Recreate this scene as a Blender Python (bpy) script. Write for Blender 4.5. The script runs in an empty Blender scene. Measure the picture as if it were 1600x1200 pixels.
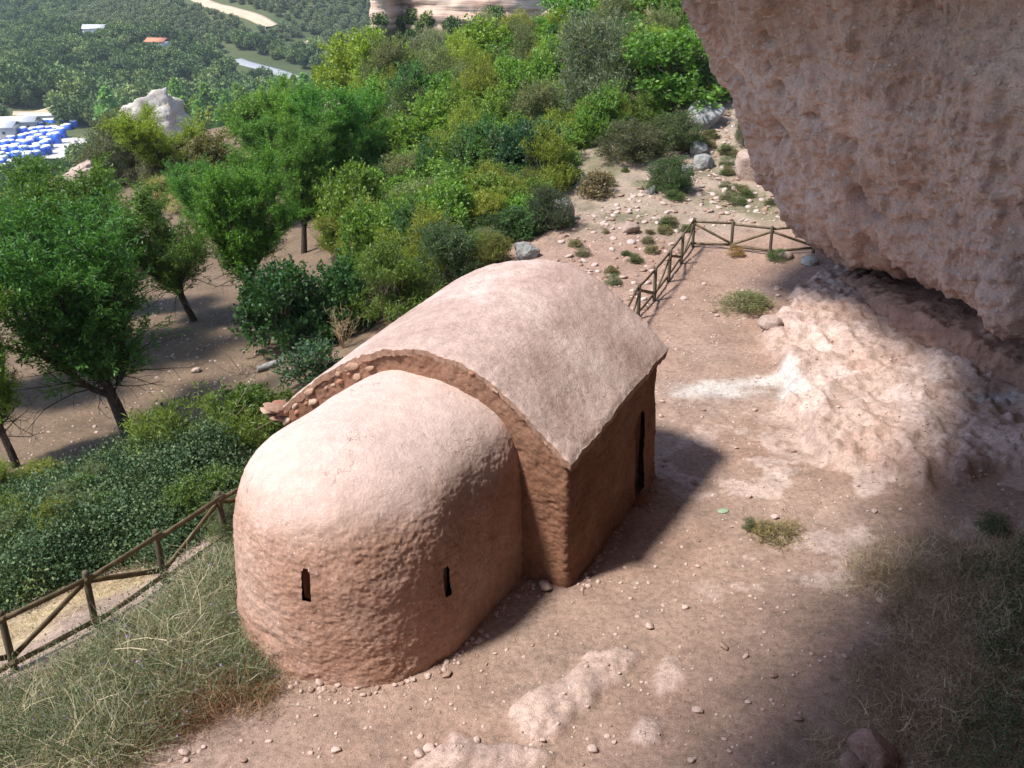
import bpy, math, random
import numpy as np
from mathutils import Vector

R = math.radians
scene = bpy.context.scene
COL = scene.collection

# ---------------------------------------------------------------- camera, light, exposure
FPX, PITCH, EYE = 1485.9, R(24.445), 10.0
cam = bpy.data.cameras.new("camera")
cam_o = bpy.data.objects.new("camera", cam)
COL.objects.link(cam_o)
cam_o.location = (0, 0, EYE)
cam_o.rotation_euler = (R(90) - PITCH, 0, 0)
cam.sensor_width = 36.0
cam.lens = 36.0 * FPX / 1600.0
cam.clip_start = 0.1
cam.clip_end = 6000
scene.camera = cam_o

SUN_EL = R(57.0)
SUN_TO = (0.901, 0.434)
world = bpy.data.worlds.new("World")
scene.world = world
world.use_nodes = True
wn = world.node_tree
sky = wn.nodes.new("ShaderNodeTexSky")
sky.sky_type = 'NISHITA'
sky.sun_disc = False
sky.sun_elevation = SUN_EL
sky.sun_rotation = math.atan2(-SUN_TO[0], -SUN_TO[1])
sky.altitude = 700
wn.nodes["Background"].inputs[1].default_value = 0.15
wn.links.new(sky.outputs[0], wn.nodes["Background"].inputs[0])
sun = bpy.data.lights.new("sun", 'SUN')
sun.energy = 3.5
sun.angle = R(7.0)
sun.color = (1.0, 0.955, 0.88)
sun_o = bpy.data.objects.new("sun", sun)
COL.objects.link(sun_o)
sun_o.location = (-30, -15, 60)
sun_o.rotation_euler = Vector((SUN_TO[0] * math.cos(SUN_EL), SUN_TO[1] * math.cos(SUN_EL), -math.sin(SUN_EL))).to_track_quat('-Z', 'Y').to_euler()
vs = scene.view_settings
vs.view_transform = 'Standard'
vs.look = 'None'
vs.exposure = 1.0
vs.gamma = 1.0
vs.use_curve_mapping = False
scene.cycles.max_bounces = 8
scene.cycles.diffuse_bounces = 3
scene.cycles.transmission_bounces = 3
scene.cycles.transparent_max_bounces = 4

# ---------------------------------------------------------------- numpy helpers
rng = np.random.default_rng(11)
random.seed(11)

def _hash(ix, iy, iz, seed):
    h = (ix.astype(np.int64) * 374761393 + iy.astype(np.int64) * 668265263 + iz.astype(np.int64) * 1440662683 + seed * 974634533) & 0x7fffffff
    h = ((h ^ (h >> 13)) * 1274126177) & 0x7fffffff
    h = ((h ^ (h >> 15)) * 461845907) & 0x7fffffff
    return ((h ^ (h >> 14)) & 0xffffff) / float(0xffffff)

def vnoise(P, seed=0):
    P = np.asarray(P, float)
    F = np.floor(P)
    f = P - F
    f = f * f * f * (f * (f * 6 - 15) + 10)
    x, y, z = F[..., 0], F[..., 1], F[..., 2]
    out = 0
    for dx in (0, 1):
        wx = f[..., 0] if dx else 1 - f[..., 0]
        for dy in (0, 1):
            wy = f[..., 1] if dy else 1 - f[..., 1]
            for dz in (0, 1):
                wz = f[..., 2] if dz else 1 - f[..., 2]
                out = out + wx * wy * wz * _hash(x + dx, y + dy, z + dz, seed)
    return out * 2 - 1

def fbm(P, scale, oct=4, seed=0, gain=0.5, ridged=False):
    P = np.asarray(P, float) * scale
    a, s, tot = 1.0, 0, 0
    rot = np.array([[0.8, 0.6, 0], [-0.6, 0.8, 0], [0, 0, 1]]) @ np.array([[1, 0, 0], [0, 0.8, 0.6], [0, -0.6, 0.8]])
    for i in range(oct):
        n = vnoise(P + 17.3 * i, seed + i * 31)
        if ridged:
            n = 1 - 2 * np.abs(n)
        s = s + a * n
        tot += a
        a *= gain
        P = (P @ rot) * 2.03
    return s / tot

def sstep(a, b, x):
    t = np.clip((x - a) / (b - a), 0, 1)
    return t * t * (3 - 2 * t)

def ray(px, py):
    x, v = (px - 800) / FPX, (600 - py) / FPX
    c, s = math.cos(PITCH), math.sin(PITCH)
    return np.array([x, c + v * s, v * c - s])

def on_z(px, py, z):
    d = ray(px, py)
    return np.array([0, 0, EYE]) + d * ((z - EYE) / d[2])

def on_y(px, py, y):
    d = ray(px, py)
    return np.array([0, 0, EYE]) + d * (y / d[1])

def catmull(pts, n):
    """pts (k,...) -> n samples through the points (centripetal enough for our spacing)."""
    pts = np.asarray(pts, float)
    k = len(pts)
    t = np.linspace(0, k - 1, n)
    i = np.clip(t.astype(int), 0, k - 2)
    f = (t - i).reshape((-1,) + (1,) * (pts.ndim - 1))
    p1, p2 = pts[i], pts[i + 1]
    p0 = np.where((i > 0).reshape(f.shape), pts[np.maximum(i - 1, 0)], 2 * p1 - p2)
    p3 = np.where((i < k - 2).reshape(f.shape), pts[np.minimum(i + 2, k - 1)], 2 * p2 - p1)
    return 0.5 * (2 * p1 + (p2 - p0) * f + (2 * p0 - 5 * p1 + 4 * p2 - p3) * f ** 2 + (3 * p1 - p0 - 3 * p2 + p3) * f ** 3)

def poly_sd(x, y, poly):
    """signed distance to polygon, positive inside."""
    poly = np.asarray(poly, float)
    x = np.asarray(x, float)
    y = np.asarray(y, float)
    d = np.full(x.shape, 1e18)
    ins = np.zeros(x.shape, bool)
    n = len(poly)
    for i in range(n):
        ax, ay = poly[i]
        bx, by = poly[(i + 1) % n]
        ex, ey = bx - ax, by - ay
        t = np.clip(((x - ax) * ex + (y - ay) * ey) / (ex * ex + ey * ey + 1e-12), 0, 1)
        d = np.minimum(d, (x - ax - t * ex) ** 2 + (y - ay - t * ey) ** 2)
        c = ((ay > y) != (by > y)) & (x < (bx - ax) * (y - ay) / (by - ay + 1e-12) + ax)
        ins ^= c
    d = np.sqrt(d)
    return np.where(ins, d, -d)

def seg_d(x, y, pts):
    d = np.full(np.shape(x), 1e9)
    for (ax, ay), (bx, by) in zip(pts[:-1], pts[1:]):
        ex, ey = bx - ax, by - ay
        t = np.clip(((x - ax) * ex + (y - ay) * ey) / (ex * ex + ey * ey + 1e-12), 0, 1)
        d = np.minimum(d, np.hypot(x - ax - t * ex, y - ay - t * ey))
    return d

# ---------------------------------------------------------------- object helpers
def mesh_from(name, V, F, mats=(), smooth=True, mat_idx=None, attrs=None):
    """V (n,3); F (m,k) array of quads/tris, or a list of such arrays."""
    V = np.ascontiguousarray(V, dtype=np.float32)
    Fs = [np.asarray(f, np.int32) for f in (F if isinstance(F, (list, tuple)) else [F]) if len(f)]
    me = bpy.data.meshes.new(name)
    loops = np.concatenate([f.ravel() for f in Fs])
    cnt = np.concatenate([np.full(len(f), f.shape[1], np.int32) for f in Fs])
    me.vertices.add(len(V))
    me.vertices.foreach_set("co", V.ravel())
    me.loops.add(len(loops))
    me.loops.foreach_set("vertex_index", loops)
    me.polygons.add(len(cnt))
    me.polygons.foreach_set("loop_start", np.concatenate([[0], np.cumsum(cnt)[:-1]]).astype(np.int32))
    me.polygons.foreach_set("loop_total", cnt)
    if smooth:
        me.polygons.foreach_set("use_smooth", np.ones(len(cnt), bool))
    if mat_idx is not None:
        me.polygons.foreach_set("material_index", np.asarray(mat_idx, np.int32))
    for m in mats:
        me.materials.append(m)
    for k, a in (attrs or {}).items():
        a = np.asarray(a, np.float32)
        if a.ndim == 2:
            at = me.attributes.new(k, 'FLOAT_COLOR', 'POINT')
            at.data.foreach_set("color", np.ascontiguousarray(np.c_[a[:, :3], np.ones(len(a), np.float32)], dtype=np.float32).ravel())
        else:
            at = me.attributes.new(k, 'FLOAT', 'POINT')
            at.data.foreach_set("value", a)
    me.update()
    me.validate()
    return me

def obj(name, me, parent=None, loc=None, rot=None, scale=None):
    o = bpy.data.objects.new(name, me)
    COL.objects.link(o)
    if parent:
        o.parent = parent
    if loc is not None:
        o.location = loc
    if rot is not None:
        o.rotation_euler = rot
    if scale is not None:
        o.scale = scale
    return o

def tag(o, label=None, cat=None, group=None, kind=None):
    if label: o['label'] = label
    if cat: o['category'] = cat
    if group: o['group'] = group
    if kind: o['kind'] = kind
    return o

def grid_faces(nu, nv, wrap_u=False):
    i = np.arange(nu if wrap_u else nu - 1)
    j = np.arange(nv - 1)
    I, J = np.meshgrid(i, j, indexing='ij')
    I2 = (I + 1) % nu
    return np.stack([I * nv + J, I2 * nv + J, I2 * nv + J + 1, I * nv + J + 1], -1).reshape(-1, 4)

def grid_normals(G):
    du = np.gradient(G, axis=0)
    dv = np.gradient(G, axis=1)
    n = np.cross(du, dv)
    return n / (np.linalg.norm(n, axis=-1, keepdims=True) + 1e-9)

def tubes(paths, sides=6):
    """paths: list of (pts (k,3), radii (k,)) -> V, F (open tubes with capped tips as points)."""
    V, F, off = [], [], 0
    a = np.linspace(0, 2 * np.pi, sides, endpoint=False)
    for pts, rad in paths:
        pts = np.asarray(pts, float)
        rad = np.asarray(rad, float)
        t = np.gradient(pts, axis=0)
        t /= np.linalg.norm(t, axis=1, keepdims=True) + 1e-9
        ref = np.where(np.abs(t[:, 2:3]) > 0.9, np.array([[1.0, 0, 0]]), np.array([[0, 0, 1.0]]))
        s = np.cross(t, ref)
        s /= np.linalg.norm(s, axis=1, keepdims=True) + 1e-9
        b = np.cross(s, t)
        ring = pts[:, None] + rad[:, None, None] * (np.cos(a)[None, :, None] * s[:, None] + np.sin(a)[None, :, None] * b[:, None])
        k = len(pts)
        V.append(ring.reshape(-1, 3))
        i = np.arange(k - 1)
        I, J = np.meshgrid(i, np.arange(sides), indexing='ij')
        J2 = (J + 1) % sides
        F.append(np.stack([off + I * sides + J, off + I * sides + J2, off + (I + 1) * sides + J2, off + (I + 1) * sides + J], -1).reshape(-1, 4))
        off += k * sides
    return np.concatenate(V), np.concatenate(F)

def icosphere(sub):
    import bmesh
    bm = bmesh.new()
    bmesh.ops.create_icosphere(bm, subdivisions=sub, radius=1)
    V = np.array([v.co[:] for v in bm.verts])
    F = np.array([[v.index for v in f.verts] for f in bm.faces])
    bm.free()
    return V, F
ICO = {k: icosphere(k) for k in (1, 2, 3, 4, 5)}

def rock_mesh(name, seed, sub, mats, cuts=7, rough=0.12, flat=0.75, detail=0.03):
    V, F = ICO[sub]
    V = V.copy()
    g = np.random.default_rng(seed)
    V *= (1 + rough * 1.6 * fbm(V, 1.1, 3, seed))[:, None]
    for _ in range(cuts):
        n = g.normal(size=3)
        n /= np.linalg.norm(n)
        d = g.uniform(0.55, 0.9)
        h = V @ n - d
        V -= np.where(h > 0, h * 0.88, 0)[:, None] * n
    V *= (1 + detail * fbm(V, 4, 3, seed + 5))[:, None]
    V[:, 2] *= flat
    return mesh_from(name, V, F, mats, smooth=True)

# ---------------------------------------------------------------- materials
class NT:
    def __init__(self, name, rough=0.9, spec=0.2):
        self.m = bpy.data.materials.new(name)
        self.m.use_nodes = True
        self.t = self.m.node_tree
        self.n = self.t.nodes
        self.b = self.n["Principled BSDF"]
        self.b.inputs["Roughness"].default_value = rough
        self.b.inputs["Specular IOR Level"].default_value = spec
        self.co = None
    def coord(self, kind="Object"):
        if self.co is None:
            self.co = self.n.new("ShaderNodeTexCoord")
        return self.co.outputs[kind]
    def link(self, a, b):
        self.t.links.new(a, b)
    def noise(self, scale, detail=4, rough=0.55, vec=None, dist=0.0):
        x = self.n.new("ShaderNodeTexNoise")
        x.inputs["Scale"].default_value = scale
        x.inputs["Detail"].default_value = detail
        x.inputs["Roughness"].default_value = rough
        x.inputs["Distortion"].default_value = dist
        self.link(vec or self.coord(), x.inputs["Vector"])
        return x.outputs["Fac"]
    def voronoi(self, scale, feature='F1', out="Distance", vec=None, rnd=1.0):
        x = self.n.new("ShaderNodeTexVoronoi")
        x.feature = feature
        x.inputs["Scale"].default_value = scale
        x.inputs["Randomness"].default_value = rnd
        self.link(vec or self.coord(), x.inputs["Vector"])
        return x.outputs[out]
    def scaled(self, sx, sy, sz):
        x = self.n.new("ShaderNodeMapping")
        x.inputs["Scale"].default_value = (sx, sy, sz)
        self.link(self.coord(), x.inputs["Vector"])
        return x.outputs[0]
    def ramp(self, fac, stops):
        x = self.n.new("ShaderNodeValToRGB")
        e = x.color_ramp.elements
        while len(e) < len(stops):
            e.new(0.5)
        for el, (p, c) in zip(e, stops):
            el.position = p
            el.color = (c if isinstance(c, (tuple, list)) else (c, c, c)) + (1,) if not isinstance(c, (tuple, list)) else tuple(c) + (1,)
        self.link(fac, x.inputs["Fac"])
        return x.outputs["Color"]
    def mix(self, fac, a, b, mode='MIX'):
        x = self.n.new("ShaderNodeMix")
        x.data_type = 'RGBA'
        x.blend_type = mode
        for s, v in ((x.inputs["Factor"], fac), (x.inputs["A"], a), (x.inputs["B"], b)):
            if isinstance(v, (int, float)):
                s.default_value = v
            elif isinstance(v, tuple):
                s.default_value = tuple(v) + (1,)
            else:
                self.link(v, s)
        for s in (i for i in x.inputs if i.type == 'RGBA' and i.name in 'AB'):
            v = a if s.name == 'A' else b
            if isinstance(v, tuple):
                s.default_value = tuple(v) + (1,)
            elif not isinstance(v, (int, float)):
                self.link(v, s)
        for o in x.outputs:
            if o.type == 'RGBA':
                return o
    def math(self, op, a, b=0.0, clamp=False):
        x = self.n.new("ShaderNodeMath")
        x.operation = op
        x.use_clamp = clamp
        for s, v in ((x.inputs[0], a), (x.inputs[1], b)):
            if isinstance(v, (int, float)):
                s.default_value = v
            else:
                self.link(v, s)
        return x.outputs[0]
    def attr(self, name, out="Color"):
        x = self.n.new("ShaderNodeAttribute")
        x.attribute_name = name
        return x.outputs[out]
    def bump(self, h, strength=0.5, dist=0.02, prev=None):
        x = self.n.new("ShaderNodeBump")
        x.inputs["Strength"].default_value = strength
        x.inputs["Distance"].default_value = dist
        self.link(h, x.inputs["Height"])
        if prev is not None:
            self.link(prev, x.inputs["Normal"])
        return x.outputs[0]
    def done(self, col, normal=None):
        if isinstance(col, tuple):
            self.b.inputs["Base Color"].default_value = tuple(col) + (1,)
        else:
            self.link(col, self.b.inputs["Base Color"])
        if normal is not None:
            self.link(normal, self.b.inputs["Normal"])
        return self.m

def mat_ground():
    k = NT("ground_soil", 0.95, 0.1)
    tint = k.attr("tint")
    n1 = k.noise(0.9, 5, 0.6)
    n2 = k.noise(9, 5, 0.65)
    n3 = k.noise(70, 3, 0.6)
    c = k.mix(1.0, tint, k.ramp(n1, [(0.3, 0.78), (0.7, 1.18)]), 'MULTIPLY')
    c = k.mix(1.0, c, k.ramp(n2, [(0.3, 0.68), (0.5, 1.0), (0.72, 1.26)]), 'MULTIPLY')
    c = k.mix(1.0, c, k.ramp(n3, [(0.34, 0.66), (0.5, 1.0), (0.66, 1.3)]), 'MULTIPLY')
    v = k.voronoi(26)
    spk = k.ramp(v, [(0.10, 1.0), (0.2, 0.0)])
    pick = k.ramp(k.voronoi(26, out="Color"), [(0.62, 0.0), (0.66, 1.0)])
    f = k.math('MULTIPLY', k.math('MULTIPLY', spk, pick), 0.45)
    c = k.mix(f, c, (0.55, 0.45, 0.38))
    b = k.bump(n2, 0.5, 0.06)
    b = k.bump(n3, 0.9, 0.02, b)
    b = k.bump(spk, 0.4, 0.012, b)
    return k.done(c, b)

def mat_rock(name, c1, c2, c3, pebble=7.0, stain=(0.2, 0.16, 0.15), bs=0.8, fs=1.0, bed=None):
    k = NT(name, 0.93, 0.15)
    n1 = k.noise(0.35 * fs, 6, 0.62)
    n2 = k.noise(2.6 * (1 + 0.25 * (fs - 1)), 6, 0.62)
    n3 = k.noise(22, 4, 0.65)
    c = k.ramp(n1, [(0.3, c1), (0.52, c2), (0.72, c3)])
    c = k.mix(1.0, c, k.ramp(n2, [(0.25, 0.72), (0.5, 1.0), (0.75, 1.2)]), 'MULTIPLY')
    c = k.mix(1.0, c, k.ramp(n3, [(0.3, 0.78), (0.7, 1.18)]), 'MULTIPLY')
    v = k.voronoi(pebble)
    vc = k.voronoi(pebble, out="Color")
    peb = k.math('MULTIPLY', k.ramp(v, [(0.28, 1.0), (0.4, 0.0)]), k.ramp(vc, [(0.45, 0.0), (0.5, 1.0)]))
    sc_ = k.n.new("ShaderNodeSeparateColor")
    k.link(vc, sc_.inputs[0])
    pc_ = k.ramp(sc_.outputs[1], [(0.1, (0.30, 0.23, 0.21)), (0.4, (0.44, 0.37, 0.35)), (0.7, (0.55, 0.48, 0.46)), (0.95, (0.36, 0.22, 0.17))])
    c = k.mix(k.math('MULTIPLY', peb, 0.55), c, pc_)
    v2 = k.voronoi(pebble * 2.7)
    vc2 = k.voronoi(pebble * 2.7, out="Color")
    peb2 = k.math('MULTIPLY', k.ramp(v2, [(0.25, 1.0), (0.4, 0.0)]), k.ramp(vc2, [(0.5, 0.0), (0.55, 1.0)]))
    c = k.mix(1.0, c, k.mix(peb2, (0.9, 0.9, 0.9), k.mix(0.6, vc2, (1.05, 1.05, 1.05))), 'MULTIPLY')
    st = k.ramp(k.noise(0.8, 5, 0.7, k.scaled(1, 1, 0.35)), [(0.60, 0.0), (0.72, 0.55)])
    c = k.mix(st, c, stain)
    if bed:
        # the soft red bed under the overhang is a different layer of rock
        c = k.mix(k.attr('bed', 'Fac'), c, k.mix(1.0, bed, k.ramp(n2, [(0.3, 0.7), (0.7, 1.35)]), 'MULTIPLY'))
    b = k.bump(n2, bs, 0.12)
    b = k.bump(peb, 0.6, 0.04, b)
    b = k.bump(peb2, 0.6, 0.015, b)
    b = k.bump(n3, bs * 0.8, 0.02, b)
    return k.done(c, b)

def mat_plaster(name, base, dark, light, specks=0.0, grain=30, top=None):
    k = NT(name, 0.94, 0.12)
    n1 = k.noise(0.8, 5, 0.6)
    n2 = k.noise(5, 6, 0.65)
    n3 = k.noise(grain, 5, 0.7)
    c = k.ramp(n1, [(0.3, dark), (0.5, base), (0.7, light)])
    c = k.mix(1.0, c, k.ramp(n2, [(0.3, 0.8), (0.5, 1.0), (0.72, 1.14)]), 'MULTIPLY')
    c = k.mix(1.0, c, k.ramp(n3, [(0.28, 0.7), (0.5, 1.0), (0.75, 1.16)]), 'MULTIPLY')
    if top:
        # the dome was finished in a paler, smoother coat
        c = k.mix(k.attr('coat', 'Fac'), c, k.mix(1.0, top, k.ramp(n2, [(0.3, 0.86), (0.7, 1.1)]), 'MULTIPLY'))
    # little dark pits and straw marks in the plaster
    pit = k.ramp(k.voronoi(grain * 0.9), [(0.0, 1.0), (0.16, 0.0)])
    c = k.mix(k.math('MULTIPLY', pit, 0.4), c, tuple(x * 0.4 for x in base))
    ht = k.math('SUBTRACT', n3, k.math('MULTIPLY', pit, 0.5))
    if specks:
        dv = k.n.new('ShaderNodeMapping')
        dv.inputs['Scale'].default_value = (1.0, 1.35, 0.8)
        dv.inputs['Rotation'].default_value = (0.4, 0.7, 0.2)
        k.link(k.coord(), dv.inputs['Vector'])
        v = k.voronoi(19, vec=dv.outputs[0])
        vc = k.voronoi(19, vec=dv.outputs[0], out="Color")
        f = k.math('MULTIPLY', k.ramp(v, [(0.12, 1.0), (0.26, 0.0)]), k.ramp(vc, [(0.58, 0.0), (0.75, 1.0)]))
        zone = k.ramp(k.noise(1.1, 3, 0.5), [(0.38, 0.1), (0.6, 1.0)])
        f = k.math('MULTIPLY', k.math('MULTIPLY', f, zone), specks)
        c = k.mix(f, c, (0.78, 0.76, 0.76))
    # hairline cracks, only here and there
    wv = k.n.new("ShaderNodeVectorMath")
    wv.operation = 'ADD'
    nz = k.n.new("ShaderNodeTexNoise")
    nz.inputs["Scale"].default_value = 3.5
    nz.inputs["Detail"].default_value = 5
    k.link(k.coord(), nz.inputs["Vector"])
    k.link(k.coord(), wv.inputs[0])
    k.link(nz.outputs["Color"], wv.inputs[1])
    cr = k.ramp(k.voronoi(0.75, 'DISTANCE_TO_EDGE', vec=wv.outputs[0]), [(0.0, 1.0), (0.012, 0.0)])
    cr = k.math('MULTIPLY', cr, k.ramp(k.noise(0.9, 2, 0.5), [(0.52, 0.0), (0.6, 0.8)]))
    c = k.mix(cr, c, tuple(x * 0.45 for x in base))
    n4 = k.noise(75, 3, 0.7)
    c = k.mix(1.0, c, k.ramp(n4, [(0.3, 0.82), (0.7, 1.16)]), 'MULTIPLY')
    b = k.bump(n2, 0.4, 0.05)
    b = k.bump(ht, 0.9, 0.018, b)
    b = k.bump(n4, 0.8, 0.008, b)
    b = k.bump(cr, -0.5, 0.02, b)
    return k.done(c, b)

def mat_leaf(name="leaf", transl=0.38):
    """leaf colour comes from the object's own colour; each leaf varies a little."""
    k = NT(name, 0.5, 0.35)
    oi = k.n.new("ShaderNodeObjectInfo")
    geo = k.n.new("ShaderNodeNewGeometry")
    r = geo.outputs["Random Per Island"]
    c = k.mix(1.0, oi.outputs["Color"], k.ramp(r, [(0.0, (0.7, 0.75, 0.7)), (0.5, (1.25, 1.25, 1.2)), (0.9, (1.75, 1.65, 1.4)), (1.0, (2.4, 1.9, 1.1))]), 'MULTIPLY')
    hs = k.n.new("ShaderNodeHueSaturation")
    k.link(k.math('ADD', k.math('MULTIPLY', oi.outputs["Random"], 0.03), 0.485), hs.inputs["Hue"])
    k.link(k.math('ADD', k.math('MULTIPLY', oi.outputs["Random"], 0.3), 0.85), hs.inputs["Value"])
    k.link(c, hs.inputs["Color"])
    c = hs.outputs[0]
    k.done(c)
    tr = k.n.new("ShaderNodeBsdfTranslucent")
    k.link(k.mix(1.0, c, (1.5, 1.45, 0.6), 'MULTIPLY'), tr.inputs["Color"])
    mx = k.n.new("ShaderNodeMixShader")
    mx.inputs[0].default_value = transl
    k.link(k.b.outputs[0], mx.inputs[1])
    k.link(tr.outputs[0], mx.inputs[2])
    k.link(mx.outputs[0], k.n["Material Output"].inputs["Surface"])
    return k.m

def mat_stuff_leaf(name, stops, transl=0.25, rough=0.55):
    """leaves of scattered plants: colour per instance and per leaf."""
    k = NT(name, rough, 0.3)
    oi = k.n.new("ShaderNodeObjectInfo")
    geo = k.n.new("ShaderNodeNewGeometry")
    c = k.ramp(oi.outputs["Random"], stops)
    c = k.mix(1.0, c, k.ramp(geo.outputs["Random Per Island"], [(0.0, 0.55), (1.0, 1.5)]), 'MULTIPLY')
    k.done(c)
    if transl:
        tr = k.n.new("ShaderNodeBsdfTranslucent")
        k.link(k.mix(1.0, c, (1.4, 1.35, 0.7), 'MULTIPLY'), tr.inputs["Color"])
        mx = k.n.new("ShaderNodeMixShader")
        mx.inputs[0].default_value = transl
        k.link(k.b.outputs[0], mx.inputs[1])
        k.link(tr.outputs[0], mx.inputs[2])
        k.link(mx.outputs[0], k.n["Material Output"].inputs["Surface"])
    return k.m

def mat_simple(name, col, rough=0.8, spec=0.2, var=0.25, scale=8, bump=0.2, bd=0.02, stretch=None):
    k = NT(name, rough, spec)
    vec = k.scaled(*stretch) if stretch else None
    n = k.noise(scale, 5, 0.6, vec)
    c = k.mix(1.0, col, k.ramp(n, [(0.3, 1 - var), (0.7, 1 + var)]), 'MULTIPLY')
    return k.done(c, k.bump(n, bump, bd))

M_GROUND = mat_ground()
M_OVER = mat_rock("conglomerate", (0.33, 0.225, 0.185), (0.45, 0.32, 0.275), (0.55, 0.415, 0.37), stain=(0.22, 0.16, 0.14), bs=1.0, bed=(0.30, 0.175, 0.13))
M_CLIFF = mat_rock("banded_cliff", (0.46, 0.30, 0.23), (0.55, 0.40, 0.31), (0.62, 0.50, 0.40), pebble=1.2, stain=(0.30, 0.2, 0.17))
M_GREY = mat_rock("grey_limestone", (0.20, 0.20, 0.19), (0.33, 0.33, 0.32), (0.42, 0.415, 0.40), pebble=3, stain=(0.07, 0.07, 0.07), fs=5)
M_WHITE = mat_rock("pale_limestone", (0.38, 0.33, 0.28), (0.55, 0.50, 0.44), (0.66, 0.62, 0.56), pebble=3, stain=(0.24, 0.16, 0.11), fs=4)
M_PINK = mat_rock("pink_stone", (0.36, 0.25, 0.205), (0.45, 0.33, 0.28), (0.52, 0.40, 0.35), pebble=9, stain=(0.27, 0.19, 0.16), bs=0.4, fs=4)
M_PEBA = mat_simple("pebble_pink", (0.44, 0.33, 0.285), 0.95, 0.1, 0.2, 2)
M_PEBB = mat_simple("pebble_pale", (0.45, 0.37, 0.325), 0.95, 0.1, 0.15, 2)
M_PEBC = mat_simple("pebble_brown", (0.30, 0.20, 0.155), 0.95, 0.1, 0.2, 2)
M_ROOF = mat_plaster("roof_plaster", (0.45, 0.325, 0.278), (0.345, 0.237, 0.196), (0.57, 0.44, 0.39), 0.0, 26)
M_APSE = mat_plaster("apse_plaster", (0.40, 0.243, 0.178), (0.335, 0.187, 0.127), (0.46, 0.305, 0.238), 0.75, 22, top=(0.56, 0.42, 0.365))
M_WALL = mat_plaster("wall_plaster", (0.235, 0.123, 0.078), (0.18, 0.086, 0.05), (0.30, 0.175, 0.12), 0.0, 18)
M_CORE = mat_plaster("broken_plaster", (0.33, 0.20, 0.14), (0.26, 0.145, 0.095), (0.40, 0.26, 0.19), 0.0, 14)
M_RECESS = mat_simple("window_recess", (0.32, 0.18, 0.11), 0.95, 0.1)
M_WOOD = mat_simple("weathered_wood", (0.10, 0.082, 0.055), 0.8, 0.2, 0.45, 14, 0.4, 0.01, (1, 1, 0.12))
M_WOODRAIL = mat_simple("weathered_rail", (0.13, 0.10, 0.06), 0.8, 0.2, 0.4, 9, 0.4, 0.01)
M_BARK = mat_simple("dark_bark", (0.055, 0.042, 0.033), 0.95, 0.1, 0.5, 18, 0.9, 0.03, (1, 1, 0.25))
M_TWIG = mat_simple("grey_twig", (0.16, 0.13, 0.10), 0.95, 0.1, 0.4, 18, 0.5, 0.02)
M_LEAF = mat_leaf()

# ---------------------------------------------------------------- the lie of the land
PIX_CTRL = [
    # plateau round the chapel
    (22, 1045, 0), (150, 980, 0), (257, 910, 0), (352, 845, 0), (995, 497, 0), (1082, 388, 0.05), (1141, 392, 0.05), (1201, 402, 0.05),
    (1300, 420, 0.2), (1150, 620, 0), (1100, 700, 0), (600, 1069, 0), (450, 1056, 0), (900, 930, 0), (1000, 1050, 0), (1200, 900, 0.05),
    (1300, 700, 0.1), (1450, 650, 0.1), (1590, 640, 0.2), (1500, 900, 0.25), (1595, 1050, 0.4), (1300, 1150, 0.15), (800, 1180, 0), (400, 1180, 0), (100, 1180, 0),
    # beyond the near fence: dry shelf, then the bramble bank
    (120, 945, -0.45), (220, 905, -0.45), (30, 950, -0.6), (320, 800, -0.8), (200, 800, -1.3), (60, 850, -1.1), (380, 720, -1.2),
    # orchard terrace
    (25, 730, -3), (205, 682, -3), (305, 500, -3), (395, 490, -3), (475, 395, -3.1), (512, 328, -3.1), (440, 590, -2.7), (300, 620, -3), (560, 500, -2.2), (60, 560, -3.3), (0, 420, -3.8), (200, 400, -3.5), (340, 360, -3.4),
    # slope up to the right
    (600, 420, -2.0), (560, 330, -2.2), (700, 420, -0.9), (640, 300, -1.2), (760, 340, -0.2), (860, 380, 0.15), (960, 400, 0.1), (560, 250, -1.3), (700, 220, 0.3), (840, 270, 0.6), (960, 300, 0.6),
    (1060, 300, 0.7), (1180, 290, 0.8), (1150, 330, 0.4), (1240, 340, 0.6), (1100, 250, 1.2), (1100, 190, 2.3), (1000, 200, 2.0), (900, 170, 2.0), (800, 170, 1.4), (1000, 110, 4.0), (900, 40, 5.5), (760, 100, 3.0), (620, 150, 1.7), (500, 180, 0.3),
    (420, 215, -1.6), (330, 232, -3), (230, 290, -4.0), (110, 290, -5), (250, 215, -5),
]
CT = np.array([on_z(a, b, z) for a, b, z in PIX_CTRL])
CT = np.vstack([CT, [[-45, 66, -8], [-60, 40, -9], [-40, 30, -5.5], [-30, 12, -5], [-18, 10, -3.2], [-14, 14, -2.8], [-11.5, 9.5, -1.2], [30, 30, 2], [30, 60, 12], [20, 90, 12], [15, 15, 0.6], [16, 8, 0.6], [-8, 7, 0]]])

def _tps(r2):
    return np.where(r2 > 1e-12, r2 * np.log(r2 + 1e-12), 0) * 0.5
def _rbf_fit(P, lam=0.6):
    n = len(P)
    d2 = ((P[:, None, :2] - P[None, :, :2]) ** 2).sum(-1)
    A = np.zeros((n + 3, n + 3))
    A[:n, :n] = _tps(d2) + lam * np.eye(n)
    A[:n, n] = 1
    A[:n, n + 1:] = P[:, :2]
    A[n, :n] = 1
    A[n + 1:, :n] = P[:, :2].T
    return np.linalg.solve(A, np.r_[P[:, 2], 0, 0, 0])
RBW = _rbf_fit(CT)
def rbf(x, y):
    s = RBW[-3] + RBW[-2] * x + RBW[-1] * y
    for i in range(len(CT)):
        s = s + RBW[i] * _tps((x - CT[i, 0]) ** 2 + (y - CT[i, 1]) ** 2)
    return s

RIDGE_X = [-70, -45, -36, -31, -24, -15, -10, -6, 0, 6, 15, 30, 60]
RIDGE_Y = [60, 66, 76, 83, 80, 73, 71, 70, 74, 86, 100, 120, 140]

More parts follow.
